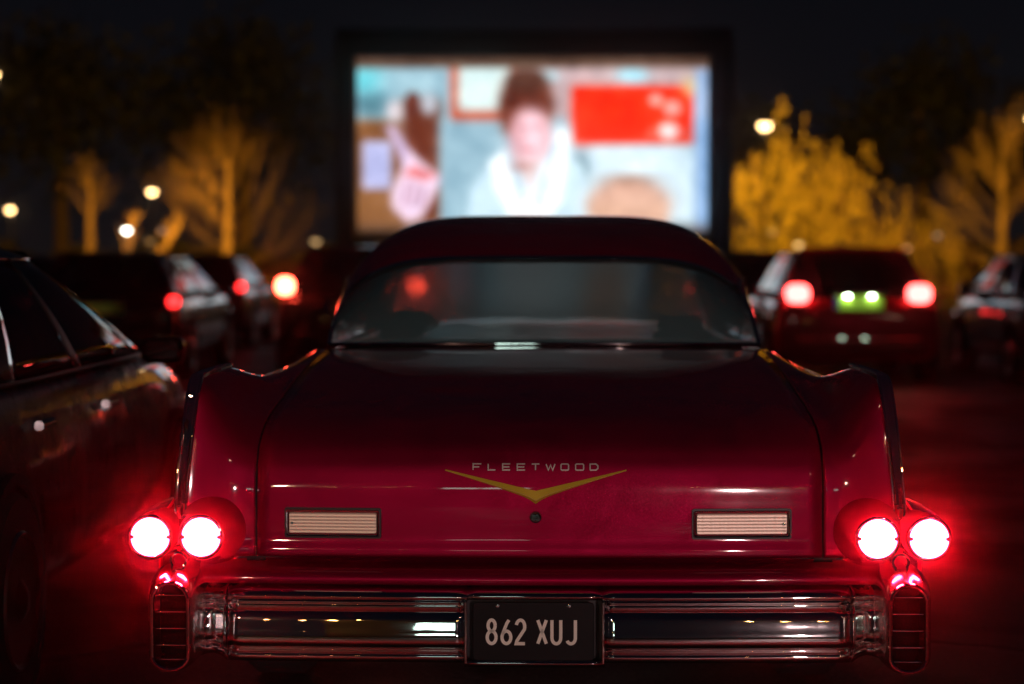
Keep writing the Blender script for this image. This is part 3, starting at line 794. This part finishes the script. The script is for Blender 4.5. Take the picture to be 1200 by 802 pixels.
    # front seats seen through the glass
    for s in (-1, 1):
        st_ = MB().rbox((s * .38, L - 2.35, .86), (.46, .12, .56), .12, 'y', bev=.03).build('seat', M['seat'], root)
        MB().rbox((s * .38, L - 2.38, 1.21), (.26, .09, .16), .05, 'y', bev=.02).build('headrest', M['seat'], st_)
    MB().rbox((0, lerp(yrb, yfb, .28), .80), (1.2, .12, .5), .1, 'y', bev=.03).build('rear_seat', M['seat'], root)
    return root

black = (.012, .012, .015)
modern_car('parked_saloon', 'dark saloon alongside the left fin of the red vintage car, nearest parked car', -2.44, 5.45, 4.55, 1.80, 1.42, 'saloon', (.004, .003, .003))
modern_car('parked_estate', 'black boxy car behind the dark near saloon, its side glass mirroring the screen', -4.95, 24, 4.6, 1.84, 1.46, 'suv', black, tail=M['tail_dim'], tail_h=.12, tail_w=.12, tail_z=.88)
modern_car('parked_hatchback', 'dark hatchback one row beyond the black boxy car on the left', -5.35, 32.5, 4.2, 1.8, 1.47, 'hatch', (.02, .02, .03), tail=M['tail_dim'], tail_h=.12, tail_w=.12)
modern_car('parked_hatchback', 'dark car with bright brake lamps half hidden behind the red vintage car', -2.17, 24.6, 4.2, 1.78, 1.52, 'hatch', (.02, .015, .02), tail=M['tail_strong'], tail_z=1.05, tail_w=.20, tail_h=.20, plate_lit=False)
modern_car('parked_hatchback', 'red hatchback with bright tail lamps and a lit yellow number plate', 3.45, 23, 4.2, 1.84, 1.50, 'hatch', (.30, .006, .02), tail=M['tail_hot'], tail_z=.985, tail_w=.25, tail_h=.20, plate_lit=True, metal=.2, tailx=.655)
modern_car('parked_saloon', 'dark saloon to the right of the red hatchback, cut by the frame edge', 6.05, 22.6, 4.5, 1.8, 1.44, 'saloon', (.02, .02, .026))
modern_car('parked_hatchback', 'dark hatchback ahead of the red hatchback, seen past its left side', 3.0, 31, 4.2, 1.8, 1.5, 'hatch', (.03, .03, .05), tail=M['tail_dim'], tail_h=.12, tail_w=.12)
modern_car('parked_saloon', 'dark saloon far behind the gap between the left hatchbacks', -7.9, 31, 4.5, 1.8, 1.44, 'saloon', (.03, .025, .02))
modern_car('parked_hatchback', 'dark grey hatchback in the far row right of the red hatchback', 7.9, 32, 4.2, 1.8, 1.5, 'hatch', (.025, .025, .03))
modern_car('parked_saloon', 'dark saloon in the farthest row, seen through the vintage car windows', .3, 33, 4.5, 1.8, 1.40, 'saloon', (.02, .02, .02))

# ------------------------------------------------------------------ THE SCREEN
SY = 60.0; k = SY / FPX
def sxz(px, py): return at(px, py, SY)
SCR = empty('cinema_screen', ((625 - VPX) * k, SY, 0), 0, 'large inflatable outdoor cinema screen showing a bright film scene, behind the cars', 'cinema screen')
xl, ztp = sxz(390, 32); xr, _ = sxz(861, 32); ox = SCR.location.x
xl -= ox; xr -= ox
fr = MB(); tw = .40
def ctube(pts, r_): fr.tube(pts, r_, 16)
zbm = .6
xi0, xi1 = xl + tw, xr - tw
ctube([(xl + tw, .55, .0), (xl + tw, .5, 2), (xl + tw - .02, .5, 4.5), (xl + tw, .5, ztp - tw)], tw)
ctube([(xr - tw, .55, .0), (xr - tw, .5, 2), (xr - tw + .02, .5, 4.5), (xr - tw, .5, ztp - tw)], tw)
ctube([(xl + tw * .2, .5, ztp - tw)] + [(lerp(xl + tw, xr - tw, i / 8), .5, ztp - tw - .06 * math.sin(i / 8 * PI)) for i in range(9)] + [(xr - tw * .2, .5, ztp - tw + .02)], tw)
ctube([(xl + tw, .5, .55), (xr - tw, .5, .55)], tw * .9)
frame = fr.build('inflatable_frame', M['pvc'], SCR)
for xx in (xl + tw, xr - tw): MB().tube([(xx, .8, 4.5), (xx, 3.4, .3)], .28, 12).build('rear_strut', M['pvc'], SCR)
for s in (-1, 1):
    for zz in (ztp - .6, 4.0):
        MB().tube([(s * (xr - .1), .4, zz), (s * (xr + 3.2), -.4 + 1.4, 0)], .012, 5).build('guy_rope', M['rubber'], SCR)
# cloth behind the picture, tan margins
x0, z0 = sxz(415, 273); x1, z1 = sxz(832, 67); x0 -= ox; x1 -= ox
rows = [[(lerp(x0, x1, i / 30), -.0 + .02 * math.sin(i * .9) * math.sin(j * .7), lerp(z0 - .2, z1 - .02 * math.sin(i / 30 * PI), j / 16)) for i in range(31)] for j in range(17)]
MB().grid(rows).build('screen_cloth', M['sheet'], SCR, solid=.01)
for q_ in (x0 - .06, x1 + .06): MB().box((q_, .02, (z0 + z1) / 2), (.1, .05, z1 - z0)).build('lacing', M['black_trim'], SCR)
# picture: painted as a colour per point of a fine sheet (a projected film frame)
import numpy as np
GW, GH = 260, 150
pxs = np.linspace(419.5, 828, GW); pys = np.linspace(69, 271, GH)
PXg, PYg = np.meshgrid(pxs, pys)
img = np.zeros((GH, GW, 3)); img[:] = (168, 196, 208)
def comp(mask, c, a=1.0):
    global img
    mk = np.clip(mask * a, 0, 1)[..., None]
    img = img * (1 - mk) + np.array(c, float) * mk
def sm(d, s): return 1 / (1 + np.exp(np.clip(d / s, -30, 30)))
def rect(xa, ya, xb, yb, c, s=1.6, a=1.0):
    comp(sm(xa - PXg, s) * sm(PXg - xb, s) * sm(ya - PYg, s) * sm(PYg - yb, s), c, a)
def ell(cx, cy, rx, ry, c, s=.08, a=1.0, rot=0):
    ca, sa = math.cos(R(rot)), math.sin(R(rot)); dx, dy = PXg - cx, PYg - cy
    u, v = (dx * ca + dy * sa) / rx, (-dx * sa + dy * ca) / ry
    comp(sm(np.sqrt(u * u + v * v) - 1, s), c, a)
def poly(pts, c, s=1.4, a=1.0):
    # signed distance to polygon
    d = np.full(PXg.shape, 1e9); sgn = np.ones(PXg.shape)
    n = len(pts)
    for i in range(n):
        x1_, y1_ = pts[i]; x2_, y2_ = pts[i - 1]
        ex, ey = x2_ - x1_, y2_ - y1_; wx, wy = PXg - x1_, PYg - y1_
        t = np.clip((wx * ex + wy * ey) / (ex * ex + ey * ey), 0, 1)
        d = np.minimum(d, np.hypot(wx - ex * t, wy - ey * t))
        c1 = PYg >= y1_; c2 = PYg < y2_; c3 = ex * wy > ey * wx
        flip = (c1 & c2 & c3) | (~c1 & ~c2 & ~c3)
        sgn = np.where(flip, -sgn, sgn)
    comp(sm(d * sgn, s), c, a)
rect(400, 70, 527, 140, (150, 182, 196))
ell(428, 95, 20, 16, (115, 205, 215), .3); ell(436, 124, 20, 12, (80, 120, 130), .3, .7)
ell(480, 98, 30, 12, (175, 205, 215), .3, .7)
rect(400, 141, 472, 310, (140, 98, 66), 2); rect(400, 225, 516, 310, (150, 108, 74), 2)
rect(470, 118, 516, 256, (118, 66, 48), 3)
ell(484, 124, 9, 15, (110, 60, 48)); ell(463, 131, 9, 12, (205, 195, 200), .25); ell(503, 124, 9, 11, (195, 200, 210), .25)
rect(425, 166, 459, 222, (186, 188, 224), 1.5)
for i in range(5): rect(429 + i * 6.4, 168, 430.5 + i * 6.4, 220, (160, 165, 205), .6, .7)
poly([(452, 150), (462, 148), (488, 190), (478, 205)], (198, 180, 214), 2)
poly([(480, 178), (519, 209), (508, 232), (494, 256), (478, 262), (460, 244), (458, 226)], (236, 212, 232), 2)
for i in range(3): poly([(476 + i * 10, 214 + i * 3), (479 + i * 10, 214 + i * 3), (474 + i * 10, 240), (471 + i * 10, 240)], (170, 120, 140), 1.2, .8)
poly([(474, 205), (484, 195), (512, 206), (498, 212)], (220, 92, 84), 1.6, .7)
rect(527, 70, 840, 138, (196, 176, 178), 2)
rect(517, 141, 600, 310, (150, 180, 194), 2)
rect(529, 70, 604, 142, (190, 92, 66), 1.4); rect(537, 70, 600, 131, (206, 228, 228), 2.0); rect(543, 95, 590, 122, (228, 240, 236), 3, .8)
ell(640, 91, 14, 7, (190, 225, 235), .2); ell(740, 90, 18, 9, (165, 215, 230), .2)
rect(665, 85, 695, 175, (205, 178, 180), 3)
rect(690, 170, 812, 262, (208, 226, 234), 3)
rect(670, 102, 812, 169, (238, 62, 34), 1.6)
rect(676, 108, 740, 162, (228, 74, 44), 5, .5)
ell(768, 118, 8, 7, (246, 168, 160), .2); ell(787, 128, 10, 9, (244, 170, 164), .2); ell(783, 155, 12, 10, (240, 226, 226), .2); ell(762, 158, 5, 6, (235, 130, 120), .3, .7); ell(803, 158, 5, 6, (235, 130, 120), .3, .7)
ell(812, 103, 12, 10, (225, 200, 150), .3)
rect(813, 82, 840, 310, (158, 182, 214), 2); rect(822, 140, 840, 310, (120, 168, 214), 2, .6)
ell(675, 197, 13, 14, (120, 142, 152), .12); ell(678, 199, 6, 8, (200, 225, 232), .2)
poly([(548, 252), (552, 220), (568, 200), (592, 178), (606, 165), (640, 190), (656, 150), (668, 150), (672, 180), (688, 215), (698, 252), (698, 310), (548, 310)], (200, 222, 232), 2.5)
poly([(573, 192), (590, 176), (612, 226), (622, 230), (632, 205), (654, 150), (666, 158), (664, 200), (658, 240), (640, 258), (600, 258), (582, 228)], (244, 250, 252), 2)
poly([(598, 180), (640, 172), (622, 226)], (222, 204, 204), 2)
ell(617, 124, 32, 38, (116, 66, 52), .08); rect(590, 120, 606, 158, (122, 68, 52), 3); ell(617, 96, 24, 14, (100, 70, 60), .15)
ell(622, 158, 23, 30, (236, 196, 206), .12); ell(620, 160, 15, 18, (246, 214, 222), .3, .8); ell(613, 150, 5, 2.5, (170, 120, 130), .4, .6); ell(630, 150, 5, 2.5, (170, 120, 130), .4, .6)
ell(620, 176, 6, 2, (190, 90, 90), .4, .6); ell(606, 164, 9, 24, (200, 140, 144), .3, .5); ell(638, 160, 6, 20, (214, 160, 164), .3, .4)
poly([(592, 182), (598, 180), (616, 236), (610, 240)], (176, 196, 210), 1.4, .8); poly([(648, 170), (655, 168), (634, 236), (628, 238)], (170, 192, 208), 1.4, .8)
ell(612, 196, 12, 5, (180, 130, 124), .3, .7); rect(598, 96, 604, 128, (80, 44, 38), 2, .6); rect(622, 92, 626, 126, (90, 50, 42), 2, .5)
ell(736, 238, 46, 27, (206, 164, 146), .1); rect(690, 236, 782, 310, (212, 172, 150), 3); ell(736, 212, 26, 7, (150, 108, 90), .3, .6)
ell(742, 236, 26, 14, (236, 196, 176), .4, .7)
rect(400, 252, 452, 310, (150, 108, 76), 3)
rect(380, 265, 860, 310, (96, 78, 70), 3, .8)
rect(380, 50, 860, 81, (112, 90, 76), 1.2); rect(380, 50, 860, 73, (84, 66, 60), 2, .7)  # dim tan edge band: light spill on the cloth margin, painted into the picture
rs = np.random.RandomState(3)
def cloud(n, amp):
    gq = rs.randn(n, n * 2); yy = np.linspace(0, n - 1.01, GH); xx = np.linspace(0, 2 * n - 1.01, GW)
    y0 = yy.astype(int); x0_ = xx.astype(int); fy = (yy - y0)[:, None]; fx = (xx - x0_)[None]
    q = lambda a, b: gq[a][:, b]
    return amp * ((q(y0, x0_) * (1 - fx) + q(y0, x0_ + 1) * fx) * (1 - fy) + (q(y0 + 1, x0_) * (1 - fx) + q(y0 + 1, x0_ + 1) * fx) * fy)
tone = cloud(9, 5) + cloud(20, 5) + cloud(44, 4)
img = img + tone[..., None] * np.array([1, .9, .8])
# shaded side of the face, fringe, lapels, folds
img = np.clip((img / 255 - .5) * 1.18 + .46, .02, 1)
lin = np.where(img <= .04045, img / 12.92, ((img + .055) / 1.055) ** 2.4)
me = bpy.data.meshes.new('picture')
vs = []
for j in range(GH):
    for i in range(GW):
        X, Z = sxz(pxs[i], pys[j]); vs.append((X - ox, -.035, Z))
fs = [(j * GW + i, j * GW + i + 1, (j + 1) * GW + i + 1, (j + 1) * GW + i) for j in range(GH - 1) for i in range(GW - 1)]
me.from_pydata(vs, [], fs)
ca = me.color_attributes.new('film', 'FLOAT_COLOR', 'POINT')
ca.data.foreach_set('color', np.concatenate([lin.reshape(-1, 3), np.ones((GW * GH, 1))], 1).astype(np.float32).ravel())
pm, nt, b = new_mat('projected_film'); nt.nodes.remove(b)
at_ = nt.nodes.new('ShaderNodeVertexColor'); at_.layer_name = 'film'; emn = nt.nodes.new('ShaderNodeEmission'); emn.inputs['Strength'].default_value = 1.25
nt.links.new(at_.outputs[0], emn.inputs[0]); nt.links.new(emn.outputs[0], nt.nodes['Material Output'].inputs[0])
me.materials.append(pm); po = bpy.data.objects.new('picture', me); col.objects.link(po); po.parent = SCR

# ------------------------------------------------------------------ street lamps
def street_lamp(px, py, Y, label, power, color=(1, .42, .03), hm=None, r_=.16, arm=0, group='lit street lamps behind the cars', name='street_lamp'):
    X, Z = at(px, py, Y)
    t = empty(name, (X, Y, 0), 0, label, 'street lamp', group)
    p = MB().tube([(arm, .1, 0), (arm, .1, Z * .5), (arm, .1, Z + .15)], [.07, .055, .04], 10)
    if arm: p.tube([(arm, .1, Z + .12), (arm * .5, .08, Z + .22), (0, 0, Z + .16)], .03, 8)
    p.build('post', M['post'], t)
    MB().lathe([(.02, .13), (r_ * 1.1, .09), (r_ * 1.25, .05), (r_ * 1.1, .03)], (0, 0, Z), axis='z', n=20).build('lamp_head', M['post'], t)
    MB().sphere((0, 0, Z), (r_, r_, r_ * .75), 8).build('lamp_globe', hm or M['sodium'], t)
    if power:
        l = bpy.data.lights.new('lamp_light', 'SPOT'); l.energy = power; l.color = color; l.shadow_soft_size = .2; l.spot_size = R(150); l.spot_blend = .8
        lo = bpy.data.objects.new('lamp_light', l); col.objects.link(lo); lo.parent = t; lo.location = (0, .25, Z + .02)
        lo.rotation_euler = Vector((0, 1, -.15)).to_track_quat('-Z', 'Y').to_euler()
    return t
street_lamp(895, 148, 62, 'bright street lamp right of the screen, in front of the golden willow', 5600, color=(1, .49, .02), r_=.17)
street_lamp(178, 225, 66, 'bright lamp above the leaning twin trunks on the left', 3600, r_=.12)
street_lamp(11, 246, 66, 'lamp at the far left edge beyond the parked cars', 500, r_=.11)
street_lamp(148, 270, 64, 'small pale lamp low between the leaning twin trunks', 0, hm=M['whitelamp'], r_=.10)
street_lamp(-8, 88, 52, 'tall lamp just outside the left edge of the photo', 300, r_=.12)
street_lamp(1206, 140, 62, 'tall lamp at the right edge above the feathery tree', 4200, r_=.14)
street_lamp(370, 283, 68, 'faint amber lamp left of the screen foot', 0, hm=emit('faint_amber', (1, .6, .25), 1.2), r_=.13)

for (px, py, r_, stg, cl, lb) in ((935, 287, .11, 2.2, (1, .6, .2), 'amber path lamp just above the left shoulder of the red hatchback'),
        (904, 272, .11, .5, (1, .55, .15), 'very faint amber path lamp low in the golden willow'),
        (1061, 291, .10, 1.2, (1, .45, .15), 'orange path lamp over the right shoulder of the red hatchback'),
        (1097, 276, .10, .35, (1, .75, .5), 'faint pale path lamp left of the feathery tree'),
        (176, 283, .10, .6, (1, .5, .15), 'faint orange path lamp at the foot of the leaning trunks'),
        (190, 270, .10, .35, (1, .75, .6), 'faint pale path lamp right of the leaning trunks')):
    street_lamp(px, py, 64, lb, 0, hm=emit('path_lamp_glow', cl, stg), r_=r_, name='path_lamp', group='small path lamps at the end of the car park')
# ------------------------------------------------------------------ trees
def rnd(a, b): return random.uniform(a, b)
def branch(mb, p, d, L, r_, depth, spread, up, seglen=3, out=None, droop=0):
    pts = [p.copy()]; q = p.copy(); dd = d.copy()
    for i in range(seglen):
        dd = (dd + Vector((rnd(-.12, .12), rnd(-.12, .12), rnd(-.06, .06) + up - droop * (i / seglen)))).normalized()
        q = q + dd * (L / seglen); pts.append(q.copy())
    n = 5 if depth > 2 else 3
    rs = [lerp(r_, r_ * .55, i / seglen) for i in range(seglen + 1)]
    mb.tube(pts, rs, n, caps=False)
    if out is not None and depth <= 1: out.append((pts[-1], dd))
    if depth <= 0: return
    kids = random.choice((3, 4, 4)) if depth > 1 else 4
    for i in range(kids):
        t = rnd(.35, 1.0) if i else 1.0
        idx = min(int(t * seglen), seglen - 1); base = pts[idx].lerp(pts[idx + 1], t * seglen - idx) if idx < seglen else pts[-1]
        ax = dd.orthogonal().normalized(); ax.rotate(Matrix.Rotation(rnd(0, 2 * PI), 3, dd))
        nd = dd.copy(); nd.rotate(Matrix.Rotation(rnd(spread * .5, spread), 3, ax))
        branch(mb, base, nd, L * rnd(.55, .8), r_ * .5, depth - 1, spread, up, seglen, out, droop)
def bare_tree(px, Y, H, cr, label, r_=.16, lean=(0, 0), depth=4, name='bare_tree', split=.3, spread=R(50), up=.02, base_py=None, levels=9, cf=.14, group='bare trees beyond the car park'):
    X = (px - VPX) * Y / FPX
    t = empty(name, (X, Y, 0), 0, label, 'tree', group)
    tr = MB(); cw = MB(); tips = []
    pts = [Vector((lean[0] * z / H, lean[1] * z / H, z)) for z in [H * i / 8 for i in range(8)]]
    tr.tube(pts, [lerp(r_, r_ * .25, i / 7) for i in range(8)], 10); tr.build('trunk', M['bark'], t)
    for i in range(levels):
        for kq in range(3):
            f_ = lerp(split, .97, (i + rnd(0, 1)) / levels); z = H * f_ * .86
            p = Vector((lean[0] * z / H, lean[1] * z / H, z)); a = rnd(0, 2 * PI)
            el = lerp(R(8), R(66), f_)
            d = Vector((math.cos(a) * math.cos(el), math.sin(a) * math.cos(el), math.sin(el)))
            Lb = cr * lerp(.75, .35, f_) * rnd(.8, 1.1)
            branch(cw, p, d, Lb, r_ * cf, depth - 2, spread, up, 3, tips)
    cw.build('crown', M['bark'], t)
    return t
def leaf_clumps(mb, centers, n, size, spread_):
    for c in centers:
        for i in range(n):
            p = c + Vector((random.gauss(0, spread_), random.gauss(0, spread_), random.gauss(0, spread_)))
            a = Vector((rnd(-1, 1), rnd(-1, 1), rnd(-1, 1))).normalized() * size * rnd(.5, 1.2)
            b = a.orthogonal().normalized() * size * rnd(.3, .7)
            mb.add([p - a, p + b, p + a, p - b], [(0, 1, 2, 3)])
bare_tree(105, 72, 4.9, 2.2, 'straight bare tree trunk near the left edge, lit amber low down', .24, depth=3, split=.62, levels=4)
bare_tree(138, 69, 3.1, 1.0, 'left one of the twin leaning trunks under the lamp', .24, lean=(.5, 0), depth=3, split=.7, levels=3)
bare_tree(146, 69.6, 3.0, 1.0, 'right one of the twin leaning trunks, leaning hard to the right', .30, lean=(2.1, 0), depth=3, split=.75, levels=3)
bare_tree(268, 70, 5.4, 3.1, 'round crowned bare tree left of the screen', .25, depth=4, split=.15, levels=10, cf=.07, spread=R(38), up=.03)
bare_tree(1172, 69, 5.9, 2.7, 'feathery bare tree at the right edge with upswept branches', .20, depth=4, split=.10, levels=10, spread=R(30), up=.07, cf=.11)
# willow
def willow(px, Y, H, W_, label, n=26, mat_=None, cat_group=None):
    X = (px - VPX) * Y / FPX
    t = empty('willow_tree', (X, Y, 0), 0, label, 'tree', cat_group)
    tr = MB(); st = MB(); lf = MB()
    for i in range(4):
        a = rnd(0, 6.28); top = Vector((math.cos(a) * W_ * .35, math.sin(a) * W_ * .25, H * rnd(.6, .8)))
        tr.tube([Vector((rnd(-.15, .15), rnd(-.1, .1), 0)), top * .45 + Vector((0, 0, .3)), top], [.22, .14, .06], 8)
    tr.build('trunk', M['bark'], t)
    for i in range(n * 2):
        a = rnd(0, 6.28); rr_ = W_ * math.sqrt(rnd(0.02, 1)); zt = H * (1 - .45 * (rr_ / W_) ** 1.6) * rnd(.35, 1.02)
        c = Vector((math.cos(a) * rr_, math.sin(a) * rr_ * .6, zt))
        for j in range(3):
            p = c + Vector((random.gauss(0, .42), random.gauss(0, .35), random.gauss(0, .42)))
            Lh = rnd(.4, 1.6); pts = [p]; q = p.copy(); ox_ = rnd(-.12, .12)
            for s_ in range(4):
                q = q + Vector((ox_ + rnd(-.05, .05), rnd(-.05, .05), -Lh / 4)); 
                if q.z < .5: break
                pts.append(q.copy())
            if len(pts) > 1: st.tube(pts, .012, 3, caps=False)
            for q in pts:
                for _ in range(2):
                    l = q + Vector((rnd(-.14, .14), rnd(-.14, .14), rnd(-.3, .1))); dx = rnd(-.05, .05)
                    lf.add([l, l + Vector((.045, rnd(-.03, .03), -.10)), l + Vector((dx, rnd(-.03, .03), -.26)), l + Vector((-.045, rnd(-.03, .03), -.10))], [(0, 1, 2, 3)])
    lf.mi = 1; lf.add(st.v, st.f); lf.build('foliage', [mat_ or M['leaf_gold'], M['bark']], t, smooth=False)
    return t
willow(900, 67.5, 6.1, 1.6, 'golden lit willow right beside the screen, behind the street lamp', 22)
willow(968, 68.5, 5.9, 1.7, 'golden lit willow second from the screen', 19)
willow(1048, 71, 4.2, 2.0, 'dimmer low willow between the golden willows and the feathery tree', 18)
# evergreens, dark against the sky
def dark_tree(X, Y, H, W_, label):
    t = empty('evergreen_tree', (X, Y, 0), 0, label, 'tree', 'dark trees against the night sky')
    MB().tube([(0, 0, 0), (rnd(-.3, .3), 0, H * .5), (rnd(-.4, .4), 0, H * .85)], [.4, .25, .08], 8).build('trunk', M['bark'], t)
    cs = []
    for i in range(60):
        a = rnd(0, 6.28); e_ = rnd(-.5, 1.5); rr_ = rnd(.45, 1)
        cs.append(Vector((math.cos(a) * math.cos(e_) * W_ * rr_, math.sin(a) * math.cos(e_) * W_ * rr_, H * .62 + math.sin(e_) * H * .36 * rr_)))
    lf = MB(); leaf_clumps(lf, cs, 34, .32, W_ * .17); lf.build('crown', M['leaf_dark'], t, smooth=False)
dark_tree(16.5, 92, 10.5, 4.5, 'tall dark tree right of the screen above the dimmer willow')
dark_tree(24, 96, 9.5, 4.0, 'dark tree behind the feathery tree at the right edge')
dark_tree(-21, 94, 11.5, 5.0, 'tall dark tree at the left edge of the sky')
dark_tree(-13.5, 98, 12.0, 5.0, 'tall dark tree behind the round bare tree on the left')
dark_tree(9, 98, 8.0, 3.5, 'dark tree just right of the screen behind the golden willows')
# hedge and low wall behind
hb = MB(); 
for i in range(5200):
    x_ = rnd(-24, 24); p = Vector((x_, 80 + rnd(-.8, .8), rnd(.1, 1.9 + .25 * math.sin(x_ * .8) + .2 * math.sin(x_ * 2.1))))
    a = Vector((rnd(-1, 1), rnd(-1, 1), rnd(-1, 1))).normalized() * .26; b_ = a.orthogonal().normalized() * .16
    hb.add([p - a, p + b_, p + a, p - b_], [(0, 1, 2, 3)])
tag(hb.build('hedge', M['hedge'], smooth=False), 'long dark hedge running behind the trees at the end of the car park', 'hedge')
wl = MB().box((0, 77.5, .35), (60, .24, .7)); 
wl.box((0, 77.5, .73), (60, .32, .06))
tag(wl.build('low_wall', M['wall'], bevel=.01), 'low brick wall under the hedge at the end of the car park', 'wall')

# ------------------------------------------------------------------ behind the photographer: what the chrome and paint mirror
K = empty('food_kiosk', (-1.6, -11, 0), 0, 'food kiosk with a lit serving window behind the photographer', 'kiosk')
MB().box((0, -1.2, 1.3), (4.4, 2.2, 2.6)).build('cabin', M['kiosk'], K, bevel=.03)
MB().box((0, -1.1, 2.68), (4.8, 2.8, .12)).build('roof', M['black_trim'], K, bevel=.02)
MB().box((.25, -.06, 1.82), (1.7, .1, .50)).build('serving_window', M['kiosk_light'], K)
MB().box((.25, -.03, 1.82), (.05, .06, .50)).build('window_post', M['black_trim'], K)
MB().box((.25, .12, 1.30), (2.1, .4, .05)).build('counter', M['steel'], K)
def area_lamp(X, Y, Z, label, power, color, size=.25, cone=18):
    t = empty('floodlight_post', (X, Y, 0), 0, label, 'street lamp')
    MB().tube([(0, 0, 0), (0, 0, Z)], [.08, .05], 10).build('post', M['post'], t)
    MB().rbox((0, .1, Z), (.6, .4, .12), .04, 'y', bev=.01).build('lamp_head', M['post'], t)
    MB().sphere((0, .2, Z - .17), .10, 8).build('lamp_globe', emit('flood_globe', (1, .5, .12), 30), t)
    l = bpy.data.lights.new('lamp_light', 'SPOT'); l.energy = power; l.color = color; l.shadow_soft_size = size; l.spot_size = R(cone); l.spot_blend = 1
    lo = bpy.data.objects.new('lamp_light', l); col.objects.link(lo); lo.parent = t; lo.location = (0, .4, Z - .16)
    lo.rotation_euler = (Vector((-X, 5.6 - Y, 1.0 - Z)).to_track_quat('-Z', 'Y')).to_euler()
    return t
area_lamp(4.6, -14, 1.75, 'floodlight post behind the photographer to the right', 2300, (1, .66, .66), .12, 11)
area_lamp(-6.5, -13, 3.6, 'amber floodlight post behind the photographer to the left', 1000, (1, .66, .50), .12, 13)

ST = empty('sparkle_lights', (0, -9.5, 0), 0, 'added string of small amber bulbs behind the photographer, for sparkles in the chrome', 'string lights')  # unseen bulbs, added to put amber sparkles on the chrome
cab = [Vector((-6 + 12 * i / 24, .6 * math.sin(i), 2.7 - .35 * math.sin(i / 24 * PI * 3) ** 2)) for i in range(25)]
MB().tube(cab, .008, 5).build('cable', M['rubber'], ST)
for p in [q for q in cab[::1] if abs(q.x) > 2.9]: MB().sphere((p.x, p.y, p.z - .06), .028, 6).build('bulb', M['bulb'], ST)
for q_ in (0, -1): MB().tube([(cab[q_].x, cab[q_].y, 0), tuple(cab[q_])], .04, 8).build('pole', M['post'], ST)
FILL_R = area_lamp(9, -7, 6.2, 'added amber fill lamp on a tall post behind the photographer, far right', 130, (1, .62, .42), .2, 110)  # added wide fill light, brings out the asphalt texture
FILL_L = area_lamp(-11, -5, 6.0, 'added amber fill lamp on a tall post behind the photographer, far left', 50, (1, .62, .42), .2, 110)  # weaker added fill light from the left side
# ------------------------------------------------------------------ night haze, added to stand in for lens bloom round the lamps
hz = MB().box((0, 42, 9), (110, 150, 20.2)).build('haze', None, smooth=False)
hz.data.materials.clear()
hm = bpy.data.materials.new('bloom_haze'); hm.use_nodes = True; nt = hm.node_tree; nt.nodes.clear()
o_ = nt.nodes.new('ShaderNodeOutputMaterial'); pv = nt.nodes.new('ShaderNodeVolumePrincipled')
pv.inputs['Color'].default_value = (.9, .9, .92, 1); pv.inputs['Density'].default_value = .0012; pv.inputs['Anisotropy'].default_value = .989
nt.links.new(pv.outputs[0], o_.inputs['Volume']); hz.data.materials.append(hm)
tag(hz, kind='stuff')

# ------------------------------------------------------------------ render settings
scene.view_settings.view_transform = 'Standard'; scene.view_settings.look = 'None'
scene.view_settings.exposure = 0; scene.view_settings.gamma = 1
scene.render.engine = 'CYCLES'
c = scene.cycles
c.use_denoising = True
try: c.denoiser = 'OPENIMAGEDENOISE'
except Exception: pass
c.max_bounces = 8; c.diffuse_bounces = 3; c.glossy_bounces = 5; c.transmission_bounces = 6; c.transparent_max_bounces = 24; c.volume_bounces = 0
c.sample_clamp_indirect = 4; c.sample_clamp_direct = 0
c.caustics_reflective = False; c.caustics_refractive = False
c.use_light_tree = True
